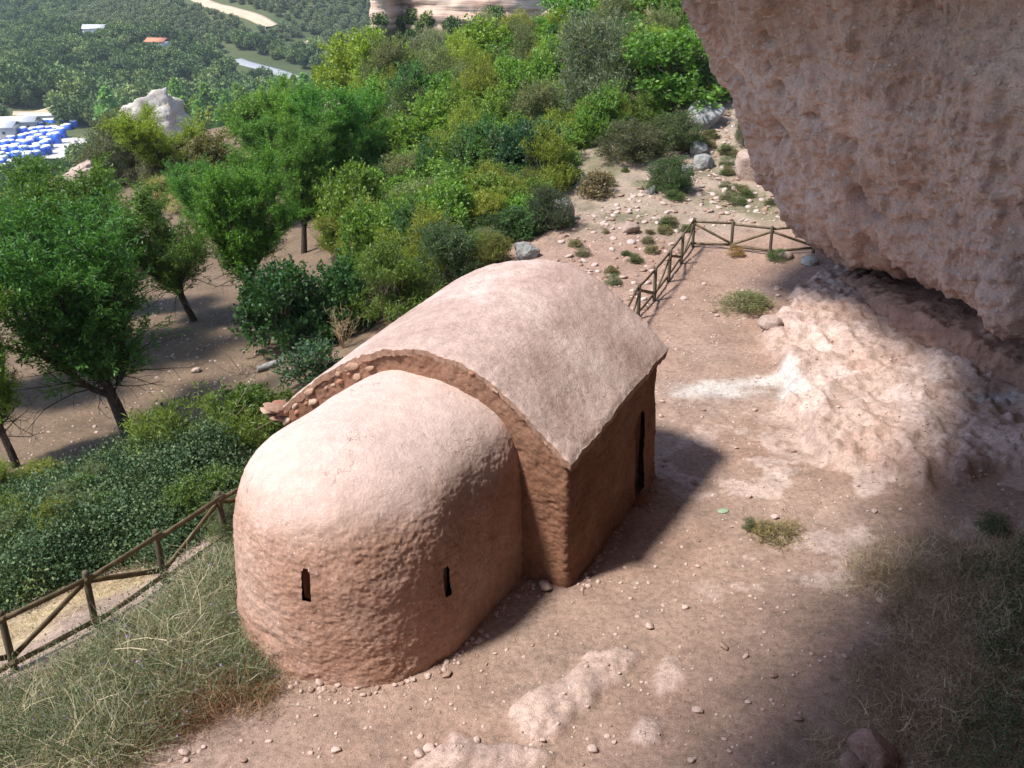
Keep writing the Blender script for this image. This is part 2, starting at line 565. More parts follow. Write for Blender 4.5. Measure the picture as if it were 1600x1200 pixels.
def wpoly(pts, z=0.0):
    return np.array([on_z(a, b, z)[:2] for a, b in pts])

LEDGE = np.vstack([wpoly([(1345, 405), (1290, 425), (1240, 455), (1228, 488), (1178, 526), (1215, 560), (1238, 600), (1212, 628), (1246, 655), (1262, 690), (1290, 722), (1380, 738), (1440, 772), (1540, 742), (1600, 742)], 0.2), [[16.5, 16.5], [17, 34]]])
OUTCROPS = [wpoly(p) for p in (
    [(792, 1118), (812, 1092), (872, 1068), (920, 1022), (975, 1012), (1005, 1024), (985, 1058), (940, 1088), (930, 1118), (895, 1118), (880, 1150), (840, 1170), (812, 1150)],
    [(640, 1200), (660, 1180), (695, 1165), (700, 1145), (725, 1145), (760, 1160), (800, 1160), (850, 1170), (872, 1178), (868, 1192), (800, 1215), (640, 1215)],
    [(1035, 1028), (1060, 1022), (1070, 1060), (1050, 1090), (1020, 1092), (1022, 1060)],
    [(972, 1160), (1000, 1120), (1040, 1130), (1030, 1165), (990, 1170)])]
STRAW = wpoly([(0, 985), (90, 925), (215, 885), (250, 890), (255, 915), (150, 965), (0, 1040)], -0.4)

def valley(x, y):
    z = -62 + 0.085 * np.maximum(0, y - 500) + 0.10 * np.maximum(0, y - 1000)
    P = np.stack([x, y, np.zeros_like(x)], -1)
    amp = sstep(430, 650, y)
    z = z + amp * 16 * fbm(P, 1 / 210.0, 3, 5) + 2.2 * fbm(P, 1 / 60.0, 2, 9)
    # spur with the regular plantation, and the darker gully to its left
    z = z + 42 * np.exp(-(((x + 150) / 170) ** 2 + ((y - 850) / 190) ** 2))
    z = z - 14 * np.exp(-(((x + 400) / 110) ** 2 + ((y - 760) / 160) ** 2))
    # knoll of holm oaks left of the yard
    z = z + 14 * np.exp(-(((x + 262) / 60) ** 2 + ((y - 470) / 45) ** 2))
    # flat yard and road bench
    f = np.exp(-(((x + 215) / 60) ** 2 + ((y - 385) / 40) ** 2) ** 2)
    z = z * (1 - f) + -62 * f
    return z

RAMP_Y = [-30, 0.6, 2.4, 4.5, 6.5, 7.8, 8.6, 9.4]
RAMP_Z = [8.35, 8.3, 6.4, 4.0, 1.85, 0.55, 0.12, 0.0]

def ground(x, y, detail=True):
    x = np.asarray(x, float)
    y = np.asarray(y, float)
    yr = np.interp(x, RIDGE_X, RIDGE_Y)
    xc = np.clip(x, -60, 26)
    yc = np.minimum(y, yr)
    loc = rbf(xc, np.maximum(yc, 9.0))
    loc = np.clip(loc, -14, 18)
    d = np.maximum(0, y - yr)
    loc = loc - 0.62 * (np.sqrt(d * d + 16) - 4)
    dl = np.maximum(0, -40 - x)
    loc = loc - 0.5 * dl
    ramp = np.interp(y, RAMP_Y, RAMP_Z)
    loc = loc + ramp * sstep(-16, -9, x)
    v = valley(x, y)
    z = np.maximum(loc, v)
    if detail:
        P = np.stack([x, y, np.zeros_like(x)], -1)
        near = y < 120
        z = z + np.where(near, 0.05 * fbm(P, 0.55, 3, 21) + 0.018 * fbm(P, 3.1, 3, 22), 0)
    return z

def ledge_mask(x, y):
    P = np.stack([x, y, np.zeros_like(x)], -1)
    w = 0.35 * fbm(P, 1.3, 4, 41)
    sd = poly_sd(x, y, LEDGE)
    return sstep(-0.05, 0.28, sd + w), np.maximum(sd, 0)

def hit(px, py, tmax=1600):
    d = ray(px, py)
    t = np.concatenate([np.arange(8, 140, 0.15), np.geomspace(140, tmax, 1500)])
    X, Y, Z = d[0] * t, d[1] * t, EYE + d[2] * t
    g = ground(X, Y, False)
    below = Z < g
    if not below.any():
        return None
    i = max(1, int(np.argmax(below)))
    a = (Z - g)[i - 1]
    b = (Z - g)[i]
    f = a / (a - b + 1e-9)
    tt = t[i - 1] + f * (t[i] - t[i - 1])
    p = np.array([0, 0, EYE]) + d * tt
    return np.array([p[0], p[1], float(ground(p[0], p[1]))]), tt

# near ground sheet: fine round the chapel, coarser outwards
def axis(parts):
    out = []
    for a, b, s in parts:
        out.append(np.arange(a, b, s))
    return np.concatenate(out + [[parts[-1][1]]])
gx = axis([(-74, -30, 0.8), (-30, -12, 0.3), (-12, -5, 0.13), (-5, 13.5, 0.065), (13.5, 20, 0.25), (20, 60, 1.0)])
gy = axis([(-26, 6, 0.5), (6, 8, 0.14), (8, 21, 0.06), (21, 32, 0.085), (32, 46, 0.17), (46, 90, 0.35), (90, 150, 1.2)])
GX, GY = np.meshgrid(gx, gy, indexing='ij')
GZ = ground(GX, GY)
P3 = np.stack([GX, GY, np.zeros_like(GX)], -1)
lm, lsd = ledge_mask(GX, GY)
lump = fbm(P3, 0.8, 4, 51, 0.55)
rid = fbm(P3, 1.6, 4, 52, 0.55, ridged=True)
led_h = lm * (0.28 + 0.05 * np.minimum(lsd, 3.5) + 0.26 * lump + 0.16 * rid + 0.10 * fbm(P3, 3.4, 4, 53, 0.65, ridged=True) + 0.03 * fbm(P3, 9, 2, 54))
led_h = np.where(lm > 0.01, np.maximum(led_h, -0.05), 0)
# the flat floor of dust in the middle of the ledge and toward the camera
GZ = GZ + led_h
oc = np.zeros_like(GX)
for i, pg in enumerate(OUTCROPS):
    sd = poly_sd(GX, GY, pg) + 0.10 * fbm(P3, 2.6, 3, 60 + i)
    m = sstep(0.0, 0.09, sd)
    GZ = GZ + m * (0.07 + 0.26 * np.clip(sd, 0, 0.5) + 0.11 * fbm(P3, 2.6, 4, 70, 0.65) + 0.05 * fbm(P3, 6, 3, 71, 0.6, ridged=True)) * (1.0 if i < 2 else 0.35)
    oc = np.maximum(oc, m)
# small clods and worn hollows on the bare plateau
plate = sstep(-9, -6, GX) * (GY < 40)
GZ = GZ + plate * 0.012 * fbm(P3, 9, 3, 77)

def lerp(a, b, f):
    return a + (b - a) * f[..., None]
dirt = np.array([0.325, 0.234, 0.188])
warm = np.array([0.325, 0.215, 0.165])
soil = np.array([0.185, 0.13, 0.09])
slope_c = np.array([0.33, 0.255, 0.195])
pinkr = np.array([0.47, 0.34, 0.288])
palep = np.array([0.565, 0.435, 0.38])
greenish = np.array([0.10, 0.115, 0.05])
straw_c = np.array([0.52, 0.41, 0.24])
nlo = fbm(P3, 0.16, 3, 81)
nmid = fbm(P3, 0.7, 4, 82)
C = np.broadcast_to(dirt, GX.shape + (3,)).copy()
C = lerp(C, warm, sstep(-0.2, 0.4, nlo))
orch = sstep(-1.2, -2.2, GZ)
C = lerp(C, soil, orch)
yr_ = np.interp(GX, RIDGE_X, RIDGE_Y)
sl = sstep(33.5, 38, GY) * (1 - orch)
C = lerp(C, slope_c, sl)
C = lerp(C, greenish, sl * sstep(-0.1, 0.4, nmid) * 0.6)
thk = sl * sstep(-1.0, 2.5, poly_sd(GX, GY, np.array([hit(*q_)[0][:2] for q_ in ((545, 330), (560, 250), (620, 170), (700, 120), (860, 60), (1000, 40), (1080, 120), (1010, 200), (890, 235), (870, 320), (800, 390), (640, 470))])))
C = lerp(C, greenish * 0.8, thk * 0.75)
C = lerp(C, greenish * 0.9, sstep(0, 12, GY - yr_))
C = lerp(C, straw_c, sstep(-0.5, 0.3, poly_sd(GX, GY, STRAW)) * sstep(-0.5, 0.1, nmid))
# flat patches of bare rock showing through the dust right of the chapel
patch = sstep(0.12, 0.26, fbm(P3, 0.95, 5, 91, 0.6)) * sstep(2.0, 4.0, GX) * sstep(33, 24, GY) * sstep(8, 10, GY)
wide = seg_d(GX, GY, [on_z(1230, 760, 0)[:2], on_z(1300, 840, 0)[:2], on_z(1420, 790, 0)[:2]])
patch = patch * np.exp(-(wide / 4.0) ** 2)
C = lerp(C, palep, patch * 0.75)
sp_ = sstep(0.25, 0.5, fbm(P3, 2.2, 4, 98, 0.6)) * plate
C = lerp(C, dirt * 0.72, sp_ * 0.5)
C = lerp(C, pinkr, lm)
C = lerp(C, palep, lm * sstep(0.0, 0.35, fbm(P3, 1.1, 4, 93)) * 0.9)
C = lerp(C, np.array([0.36, 0.235, 0.185]), lm * sstep(0.15, 0.45, fbm(P3, 0.55, 4, 94)) * 0.7)
C = lerp(C, pinkr, oc)
C = lerp(C, np.array([0.47, 0.345, 0.295]), oc * sstep(-0.35, 0.15, fbm(P3, 2.5, 3, 95)) * 0.85)
# white mineral wash spilling off the ledge edge
wh = on_z(1110, 608, 0)
wd = np.hypot((GX - wh[0]) / 1.25 + 0.25 * nmid, (GY - wh[1]) / 0.62)
wf = sstep(1.25, 0.2, wd + 0.5 * fbm(P3, 2.2, 4, 96))
wd2 = seg_d(GX, GY, [on_z(1150, 602, 0)[:2], on_z(1225, 592, 0)[:2], on_z(1240, 640, 0)[:2]])
wf = np.maximum(wf, sstep(0.45, 0.05, wd2 + 0.25 * fbm(P3, 2.6, 4, 97)))
C = lerp(C, np.array([0.62, 0.575, 0.54]), wf * 0.8)
# blue-grey spill at the right end of the ledge
bd = on_z(1545, 640, 0.3)
C = lerp(C, np.array([0.46, 0.47, 0.47]), sstep(1.0, 0.2, np.hypot((GX - bd[0]) / 1.2, (GY - bd[1]) / 0.5) + 0.4 * nmid) * 0.8)
me = mesh_from("ground", np.stack([GX, GY, GZ], -1).reshape(-1, 3), grid_faces(len(gx), len(gy)), [M_GROUND], True, None, {"tint": C.reshape(-1, 3)})
ground_o = tag(obj("ground", me), "bare pinkish earth and rocky slope around the chapel", kind="structure")

_gzi = None
def gz(x, y):
    """height of the built near sheet (bilinear)."""
    i = np.clip(np.searchsorted(gx, x) - 1, 0, len(gx) - 2)
    j = np.clip(np.searchsorted(gy, y) - 1, 0, len(gy) - 2)
    fx = (x - gx[i]) / (gx[i + 1] - gx[i])
    fy = (y - gy[j]) / (gy[j + 1] - gy[j])
    return (GZ[i, j] * (1 - fx) + GZ[i + 1, j] * fx) * (1 - fy) + (GZ[i, j + 1] * (1 - fx) + GZ[i + 1, j + 1] * fx) * fy

# far valley sheet
def mat_valley():
    k = NT("valley_soil", 0.95, 0.1)
    n = k.noise(0.02, 5, 0.6)
    c = k.ramp(n, [(0.35, (0.06, 0.08, 0.035)), (0.6, (0.09, 0.105, 0.045)), (0.75, (0.18, 0.17, 0.09))])
    return k.done(c)
vx = np.arange(-1300, 900, 11.0)
vy = np.concatenate([np.arange(40, 1100, 9.0), np.arange(1100, 1760, 30.0)])
VX, VY = np.meshgrid(vx, vy, indexing='ij')
VZ = ground(VX, VY, False)
inside = (VX > -74) & (VX < 60) & (VY < 150)
VZ = np.where((VX > -90) & (VX < 76) & (VY < 166), VZ - 2.5 - 4.0 * inside, VZ)
me = mesh_from("valley", np.stack([VX, VY, VZ], -1).reshape(-1, 3), grid_faces(len(vx), len(vy)), [mat_valley()])
tag(obj("valley", me), "wooded valley floor and far hillside", kind="structure")

# ---------------------------------------------------------------- overhanging conglomerate rock
def lean(px, py, y, dx):
    """lip point from the picture at distance y, then three points leaning out to the left above it."""
    p = on_y(px, py, y)
    return p, [np.array([p[0] - dx * h, y - 0.06 * h, p[2] + h]) for h in (2.4, 5.0, 7.6)]

def station(foot, top, crev, lip, ups, edge, back):
    return [np.array(q, float) for q in ([foot, top, crev, lip] + list(ups) + [edge, back])]
ST = []
ST.append(station((16, 40, 0.5), (16.2, 40, 1.2), (16.5, 40, 1.3), (15.5, 39.5, 2.2), [(14.5, 39, 4.6), (13.5, 39, 7), (12, 39, 9)], (10, 38, 14), (26, 44, 26)))
ST.append(station((13.0, 34, -0.1), (13.1, 34.2, 0.3), (13.4, 34.4, 0.5), (12.4, 33.6, 1.1), [(10.6, 33.2, 3.4), (9.6, 33, 5.4), (8.2, 32.4, 8.4)], (5.5, 31, 13), (24, 40, 26)))
ST.append(station((10.6, 29.6, -0.2), (10.95, 29.8, 0.55), (13.0, 30.8, 0.65), on_y(1307, 396, 29.7), [on_y(1192, 285, 29.9), on_y(1150, 150, 29.0), on_y(1068, 10, 28.0)], (2.6, 27, 13), (22, 34, 26)))
p, ups = lean(1356, 402, 26.5, 0.72)
ST.append(station((10.35, 26.9, 0.1), (10.75, 27.4, 0.95), (13.6, 28.8, 1.0), p, ups, (5.2, 23.4, 12.6), (22, 30, 26)))
p, ups = lean(1458, 440, 23.5, 0.58)
ST.append(station((10.45, 24.3, 0.15), (10.85, 24.6, 1.2), (14.2, 26.2, 1.25), p, ups, (4.8, 19.6, 13.2), (22, 26, 26)))
p, ups = lean(1539, 474, 21.4, 0.46)
ST.append(station((11.2, 21.7, 0.2), (11.6, 22.2, 1.35), (15.0, 24.0, 1.3), p, ups, (3.9, 17.0, 13.6), (22, 22, 26)))
p, ups = lean(1604, 504, 19.8, 0.36)
ST.append(station((11.85, 20.0, 0.3), (12.3, 20.4, 1.45), (15.6, 21.6, 1.4), p, ups, (2.0, 13.8, 14.2), (22, 17, 26)))
ST.append(station((13.3, 16.0, 0.3), (13.7, 16.2, 1.6), (16.0, 16.6, 1.6), (13.6, 16.4, 2.6), [(12.9, 15.4, 5), (12.2, 14.5, 7.6), (11.0, 13.5, 10)], (-2.0, 10.2, 16), (23, 12, 26)))
ST.append(station((14, 10, 0.4), (14.4, 10, 1.9), (16.4, 10, 2.0), (14.4, 10, 3.0), [(13.8, 9.4, 6), (13, 8.6, 9), (11, 8, 11.5)], (-6.2, 6.6, 18), (24, 6, 26)))
ST.append(station((14, 2, 4), (14.4, 2, 6), (16.4, 2, 7), (14.4, 2, 8), [(13.5, 1.5, 10), (12, 1, 12), (9, 0.5, 13.5)], (-9.2, 2.0, 19), (24, -2, 26)))
ST.append(station((12, -9, 8), (12.4, -9, 9.5), (13, -9, 10), (12.4, -9, 11), [(11, -9, 12), (9, -9, 13), (6, -9, 14.5)], (-11, -10, 18.5), (24, -12, 26)))
ST = np.array(ST)
NA = 560
A0 = catmull(ST, NA)                                   # along the rock
# resample along the profile, denser on the part that shows
kidx = [0, 1, 2, 3, 4, 5, 6, 7, 8]
prof = catmull(np.swapaxes(A0, 0, 1), 8 * 60 + 1)      # (481, NA, 3)
wts = [26, 26, 40, 84, 96, 96, 70, 24]
sel = np.concatenate([np.linspace(i * 60, (i + 1) * 60, w, endpoint=False) for i, w in enumerate(wts)] + [[480]])
i0 = np.clip(sel.astype(int), 0, 479)
fr = (sel - i0)[:, None, None]
G = prof[i0] * (1 - fr) + prof[i0 + 1] * fr
G = np.swapaxes(G, 0, 1)                               # (NA, NB, 3)
NB = G.shape[1]
# crease the lip a little less round
Nn = grid_normals(G)
flip = np.sign((Nn * np.array([-1.0, -0.4, -0.3])).sum(-1).mean())
Nn = Nn * flip
bpos = np.linspace(0, 1, NB)
vrow = np.cumsum(np.r_[0, np.repeat(1.0 / np.array(wts), wts)])[:NB] if False else None
face_w = sstep(0.10, 0.2, np.arange(NB) / NB)[None, :]
Q = G @ np.array([[0.94, 0.0, 0.34], [0.30, 0.45, -0.84], [-0.15, 0.89, 0.42]]).T   # bedding runs down to the right
D = (0.45 * fbm(G, 0.22, 3, 101) + 0.26 * fbm(G, 0.7, 4, 102, 0.55)) * (0.25 + 0.75 * face_w)
D = D + 0.34 * fbm(Q * np.array([1.1, 0.25, 1.1]), 0.8, 5, 107, 0.6) * face_w
D = D + 0.16 * sstep(-0.1, 0.1, fbm(Q * np.array([1, 0.3, 1]), 0.55, 4, 109, 0.6)) * face_w
D = D - 0.11 * np.maximum(0, fbm(Q * np.array([1, 0.45, 1]), 0.8, 3, 103, 0.5, ridged=True) - 0.45) * 2
D = D + 0.09 * fbm(G, 2.4, 4, 104, 0.7) - 0.12 * sstep(0.32, 0.5, fbm(Q * np.array([1, 0.6, 1]), 1.5, 4, 105, 0.6)) * face_w + 0.045 * fbm(G, 7.0, 2, 108)
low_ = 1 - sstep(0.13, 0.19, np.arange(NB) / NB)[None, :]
blk = np.floor(G[..., 1] * 1.3 + 0.8 * fbm(G, 0.8, 3, 115))
D = D + low_ * (0.16 * (_hash(blk, blk * 0 + np.floor(G[..., 2] * 1.6), blk * 0, 9) - 0.5) + 0.10 * fbm(G, 2.2, 4, 116, 0.6))
H = G + Nn * D[..., None]
# hollows weathered into the face
gg = np.random.default_rng(5)
def local(px, py, y, rad, depth):
    c = on_y(px, py, y)
    global H
    d = np.linalg.norm(H - c, axis=-1)
    i, j = np.unravel_index(np.argmin(d), d.shape)
    d = np.linalg.norm(H - H[i, j], axis=-1) / rad
    w = np.exp(-d ** 2 * 1.5) * (1 + 0.5 * fbm(H, 1.6 / rad, 2, 3))
    H = H - Nn * (depth * w)[..., None]
for a in [(1255, 190, 27, 0.55, 0.5), (1240, 225, 27.5, 0.5, 0.3), (1395, 318, 26, 0.28, 0.45), (1380, 270, 26, 0.35, 0.25), (1470, 225, 24, 0.25, 0.3), (1510, 10, 22, 0.5, 0.45), (1240, 10, 26, 0.3, 0.3), (1325, 360, 28, 0.5, 0.25), (1440, 400, 25, 0.6, 0.3), (1290, 120, 26, 0.4, -0.25), (1420, 380, 26, 0.5, -0.3), (1340, 300, 26.5, 0.7, -0.3)]:
    local(*a)
# cracks running across the face
def crack(pts, width, depth):
    global H
    c = np.array([on_y(*q) for q in pts])
    idx = [np.unravel_index(np.argmin(np.linalg.norm(H - q, axis=-1)), H.shape[:2]) for q in c]
    c = np.array([H[i] for i in idx])
    c = catmull(c, 24)
    d = np.full(H.shape[:2], 1e9)
    for q in c:
        d = np.minimum(d, np.linalg.norm(H - q, axis=-1))
    d = d + 0.06 * fbm(H, 5, 2, 8)
    H = H - Nn * (depth * 1.8 * np.exp(-(d / width) ** 2))[..., None]
crack([(1262, 70, 26.5), (1285, 110, 26.5), (1300, 120, 26), (1340, 150, 26), (1390, 175, 25)], 0.14, 0.14)
crack([(1355, 250, 26), (1375, 280, 26), (1440, 300, 25), (1500, 330, 24)], 0.15, 0.14)
crack([(1468, 190, 24), (1475, 220, 24), (1462, 255, 24), (1450, 270, 24)], 0.10, 0.2)
crack([(1180, 120, 28), (1230, 150, 27.5), (1300, 165, 27)], 0.2, 0.14)
# embedded cobbles standing proud of the matrix (and the sockets of lost ones)
for n in range(6500):
    i = gg.integers(int(NA * 0.12), int(NA * 0.82))
    j = gg.integers(60, NB - 60)
    r = 0.04 + 0.12 * gg.random() ** 4
    di = int(r / 0.05) + 2
    dj = int(r / 0.035) + 2
    a0, a1, b0, b1 = max(0, i - di), min(NA, i + di + 1), max(0, j - dj), min(NB, j + dj + 1)
    sub = H[a0:a1, b0:b1]
    d = np.linalg.norm(sub - H[i, j], axis=-1) / r
    amp = r * (0.5 if gg.random() < 0.75 else -0.45)
    H[a0:a1, b0:b1] = sub + Nn[a0:a1, b0:b1] * (amp * np.sqrt(np.clip(1 - d * d, 0, 1)))[..., None]
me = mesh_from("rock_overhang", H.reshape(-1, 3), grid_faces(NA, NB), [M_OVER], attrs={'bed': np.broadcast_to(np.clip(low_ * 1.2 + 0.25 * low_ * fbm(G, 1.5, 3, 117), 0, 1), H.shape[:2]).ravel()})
tag(obj("rock_overhang", me), "huge pinkish conglomerate rock leaning out over the path at right", kind="structure")

# ---------------------------------------------------------------- far banded cliff beyond the ridge
cp = np.array([(-27, 240), (-25, 205), (-22.5, 172), (-21.0, 160), (-19.5, 163), (-17.5, 166), (-13.5, 161), (-7, 158), (0, 158), (9, 163), (22, 172), (40, 186), (60, 210)], float)
cu = catmull(cp, 260)
hz = np.linspace(-34, 52, 220)
CG = np.zeros((260, 220, 3))
CG[..., 0] = cu[:, 0:1]
CG[..., 1] = cu[:, 1:2] + 0.06 * np.maximum(hz, 0)[None, :]
CG[..., 2] = hz[None, :]
flare = np.maximum(0, -0.5 - hz)[None, :]
CG[..., 1] -= 1.1 * flare
CN = grid_normals(CG)
CN *= np.sign((CN * np.array([0, -1.0, 0])).sum(-1).mean())
str_ = fbm(np.stack([CG[..., 0] * 0.03, CG[..., 1] * 0.03, CG[..., 2] * 0.85 + 0.05 * CG[..., 0]], -1), 1.0, 4, 111, 0.6, ridged=True)
CH = CG + CN * (1.5 * fbm(CG, 0.06, 3, 112) + 1.1 * str_ + 0.35 * fbm(CG, 0.5, 3, 113))[..., None]
def mat_bands():
    k = NT("banded_cliff_face", 0.95, 0.1)
    vec = k.scaled(0.03, 0.03, 0.55)
    n = k.noise(1.6, 6, 0.65, vec)
    n2 = k.noise(0.5, 5, 0.6)
    c = k.ramp(n, [(0.30, (0.28, 0.16, 0.115)), (0.42, (0.50, 0.35, 0.27)), (0.56, (0.56, 0.42, 0.34)), (0.66, (0.38, 0.24, 0.18)), (0.8, (0.56, 0.44, 0.36))])
    c = k.mix(1.0, c, k.ramp(n2, [(0.3, 0.8), (0.7, 1.15)]), 'MULTIPLY')
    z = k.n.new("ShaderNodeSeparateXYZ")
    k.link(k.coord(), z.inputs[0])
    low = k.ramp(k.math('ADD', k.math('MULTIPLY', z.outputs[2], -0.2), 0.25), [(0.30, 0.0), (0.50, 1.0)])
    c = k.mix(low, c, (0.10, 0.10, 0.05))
    return k.done(c, k.bump(n, 0.8, 0.5))
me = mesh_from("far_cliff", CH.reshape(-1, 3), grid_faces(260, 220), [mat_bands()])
tag(obj("far_cliff", me), "pale pink cliff with horizontal bands beyond the ridge", kind="structure")

# ---------------------------------------------------------------- the chapel
CN0 = np.array([0.929, 13.523])
CUV = np.array([0.46437, 0.88564])
CVV = np.array([0.88564, -0.46437])
LEN, WID = 4.34, 5.95
def cw(s, t, z):
    s, t, z = np.broadcast_arrays(np.asarray(s, float), np.asarray(t, float), np.asarray(z, float))
    return np.stack([CN0[0] + CUV[0] * s + CVV[0] * t, CN0[1] + CUV[1] * s + CVV[1] * t, z], -1)
chapel = bpy.data.objects.new("chapel", None)
COL.objects.link(chapel)
tag(chapel, "small windowless-looking clay plastered chapel with vaulted roof and rounded apse", "chapel")
chapel['label'] = "small pink clay plastered chapel with vaulted roof and rounded apse"

NT_, NZ_ = [0.10, -0.46, -0.81, -1.52, -2.25, -2.95, -3.81, -4.69, -5.49, -6.05], [2.40, 2.84, 3.17, 3.65, 3.87, 3.92, 3.68, 3.18, 2.56, 2.05]
FT_, FZ_ = [0.14, -0.48, -1.04, -1.6, -2.2, -2.95, -3.8, -4.7, -5.5, -6.05], [2.84, 3.39, 3.81, 4.14, 4.30, 4.27, 4.05, 3.55, 2.92, 2.45]
def _sm(T, Z):
    tt = catmull(np.c_[T, Z], 200)
    o = np.argsort(tt[:, 0])
    return tt[o, 0], tt[o, 1]
NTs, NZs = _sm(NT_, NZ_)
FTs, FZs = _sm(FT_, FZ_)
def roof_z(s, t):
    f = np.clip(s / LEN, -0.05, 1.05)
    f = f + 0.10 * np.sin(np.pi * np.clip(f, 0, 1))
    return np.interp(t, NTs, NZs) * (1 - f) + np.interp(t, FTs, FZs) * f

# walls: one sheet round the rectangle, foot to roof underside
def rrect(n, s0, s1, t0, t1, r):
    """closed rounded rectangle, counter-clockwise seen from above in (s, -t)."""
    pts = []
    cs = [(s0 + r, t1 - r, 180, 90), (s1 - r, t1 - r, 90, 0), (s1 - r, t0 + r, 0, -90), (s0 + r, t0 + r, -90, -180)]
    for cs_, ct_, a, b in cs:
        for q in np.linspace(R(a), R(b), 8):
            pts.append((cs_ + r * math.cos(q), ct_ + r * math.sin(q)))
    pts = np.array(pts + [pts[0]])
    d = np.r_[0, np.cumsum(np.hypot(*np.diff(pts, axis=0).T))]
    q = np.linspace(0, d[-1], n, endpoint=False)
    return np.c_[np.interp(q, d, pts[:, 0]), np.interp(q, d, pts[:, 1])]
NP, NW = 760, 150
pl = rrect(NP, 0.0, LEN, -WID, 0.0, 0.10)
cen = np.array([LEN / 2, -WID / 2])
zz = np.linspace(0, 1, NW)
top = roof_z(pl[:, 0], pl[:, 1]) - 0.12
Zw = -0.5 + (top[:, None] + 0.5) * zz[None, :]
nrm = np.gradient(np.vstack([pl[-1], pl, pl[0]]), axis=0)[1:-1]
nrm = np.c_[-nrm[:, 1], nrm[:, 0]]
nrm /= np.linalg.norm(nrm, axis=1, keepdims=True)
if ((pl - cen) * nrm).sum() < 0:
    nrm = -nrm
bat = 0.10 * (1 - np.clip(Zw / 2.2, 0, 1)) - 0.03
Sw = pl[:, 0:1] + nrm[:, 0:1] * bat
Tw = pl[:, 1:2] + nrm[:, 1:2] * bat
W3 = np.stack([Sw, Tw, Zw], -1)
dis = 0.055 * fbm(W3, 1.1, 3, 121) + 0.02 * fbm(W3, 4.5, 4, 122, 0.6) + 0.026 * fbm(W3 * np.array([1, 1, 1.15]), 13, 3, 123, 0.8)
dis += 0.05 * sstep(0.5, -0.1, Zw) * (0.4 + fbm(W3, 3, 3, 124))
Sw = Sw + nrm[:, 0:1] * dis
Tw = Tw + nrm[:, 1:2] * dis
DOOR = (3.36, 0.25, 0.12, 1.92)                         # centre s, half width, foot, springing+arch top
def in_door(S, Z, grow=0.0):
    hw = DOOR[1] + grow
    zt = DOOR[3] + grow
    arch = zt - hw + np.sqrt(np.clip(hw * hw - (S - DOOR[0]) ** 2, 0, None))
    return (np.abs(S - DOOR[0]) < hw) & (Z > DOOR[2] - grow) & (Z < arch)
F = grid_faces(NP, NW, True)
hole = (in_door(Sw, Zw) & (Tw > -0.6)).ravel()
F = F[~hole[F].all(1)]
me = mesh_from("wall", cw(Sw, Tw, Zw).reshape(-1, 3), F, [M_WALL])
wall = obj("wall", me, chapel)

# doorway lining
def niche(outline, axis_in, depth, name, parent, mat_):
    """outline (n,3) closed loop just behind the face; pushed inward to a blind back."""
    n = len(outline)
    rings = [outline, outline + axis_in * depth * 0.5, outline + axis_in * depth]
    c = rings[-1].mean(0)
    rings.append(np.repeat(c[None], n, 0) + (rings[-1] - c) * 0.02)
    V = np.concatenate(rings)
    F = []
    for r_ in range(3):
        i = np.arange(n)
        F.append(np.stack([r_ * n + i, r_ * n + (i + 1) % n, (r_ + 1) * n + (i + 1) % n, (r_ + 1) * n + i], -1))
    return obj(name, mesh_from(name, V, np.concatenate(F), [mat_], False), parent)
th = np.linspace(0, np.pi, 12)
hw = DOOR[1] + 0.06
ds = np.r_[DOOR[0] + hw, DOOR[0] + hw * np.cos(th), DOOR[0] - hw]
dz = np.r_[DOOR[2] - 0.12, (DOOR[3] + 0.05 - hw) + hw * np.sin(th), DOOR[2] - 0.12]
door = niche(cw(ds, np.full_like(ds, -0.10), dz), np.r_[-CVV, 0], 0.7, "doorway", wall, M_RECESS)
# worn sill under the doorway
V, F = ICO[3]
sv = V * np.array([0.15, 0.30, 0.10])
sv = sv * (1 + 0.15 * fbm(V, 1.6, 3, 7))[:, None]
sp = cw(DOOR[0] - 0.1, 0.17, 0.03)
rz = math.atan2(CUV[1], CUV[0]) - math.pi / 2
obj("doorstep", mesh_from("doorstep", np.c_[sp[0] + sv[:, 0] * CVV[0] + sv[:, 1] * CUV[0], sp[1] + sv[:, 0] * CVV[1] + sv[:, 1] * CUV[1], sp[2] + sv[:, 2]], F, [M_WALL]), wall)

# roof shell: worn plaster skin with ragged edges
NS, NTT = 240, 330
ts = np.linspace(NTs.min() + 0.0, 0.10, NTT)
T0, S0 = np.meshgrid(np.linspace(0, 1, NTT), np.linspace(0, 1, NS))
wob = lambda a, sd, sc: fbm(np.stack([a * sc, np.zeros_like(a), np.zeros_like(a)], -1), 1.0, 4, sd, 0.6)
tl, tr = -6.08 + 0.05 * wob(S0 * LEN, 131, 2.0), 0.10 * 0.5 + 0.035 * wob(S0 * LEN, 132, 2.2) + 0.06 * S0
Tr = tl + (tr - tl) * T0
sl_ = 0.0 + 0.05 * wob(Tr, 133, 2.6) + 0.02 * wob(Tr, 137, 11)
sr_ = LEN + 0.10 + 0.04 * wob(Tr, 134, 1.5)
Sr = sl_ + (sr_ - sl_) * S0
Zr = roof_z(Sr, np.clip(Tr, NTs.min(), 0.12))
RP = np.stack([Sr, Tr, Zr], -1)
edge = np.minimum(np.minimum(S0, 1 - S0) * LEN, np.minimum(T0, 1 - T0) * 6.2)
Zr = Zr + 0.035 * fbm(RP, 0.9, 3, 135) + 0.014 * fbm(RP, 5, 4, 136, 0.6) + 0.005 * fbm(RP, 20, 2, 138)
Zr = Zr - 0.03 * np.exp(-(edge / 0.05) ** 2) * (1 + fbm(RP, 9, 2, 139))
topv = cw(Sr, Tr, Zr)
thick = 0.13 + 0.07 * fbm(RP, 4, 3, 140)
botv = cw(np.clip(Sr, -0.05, LEN + 0.05) * 0.995 + 0.01, Tr * 0.995 - 0.012, Zr - thick)
n0 = NS * NTT
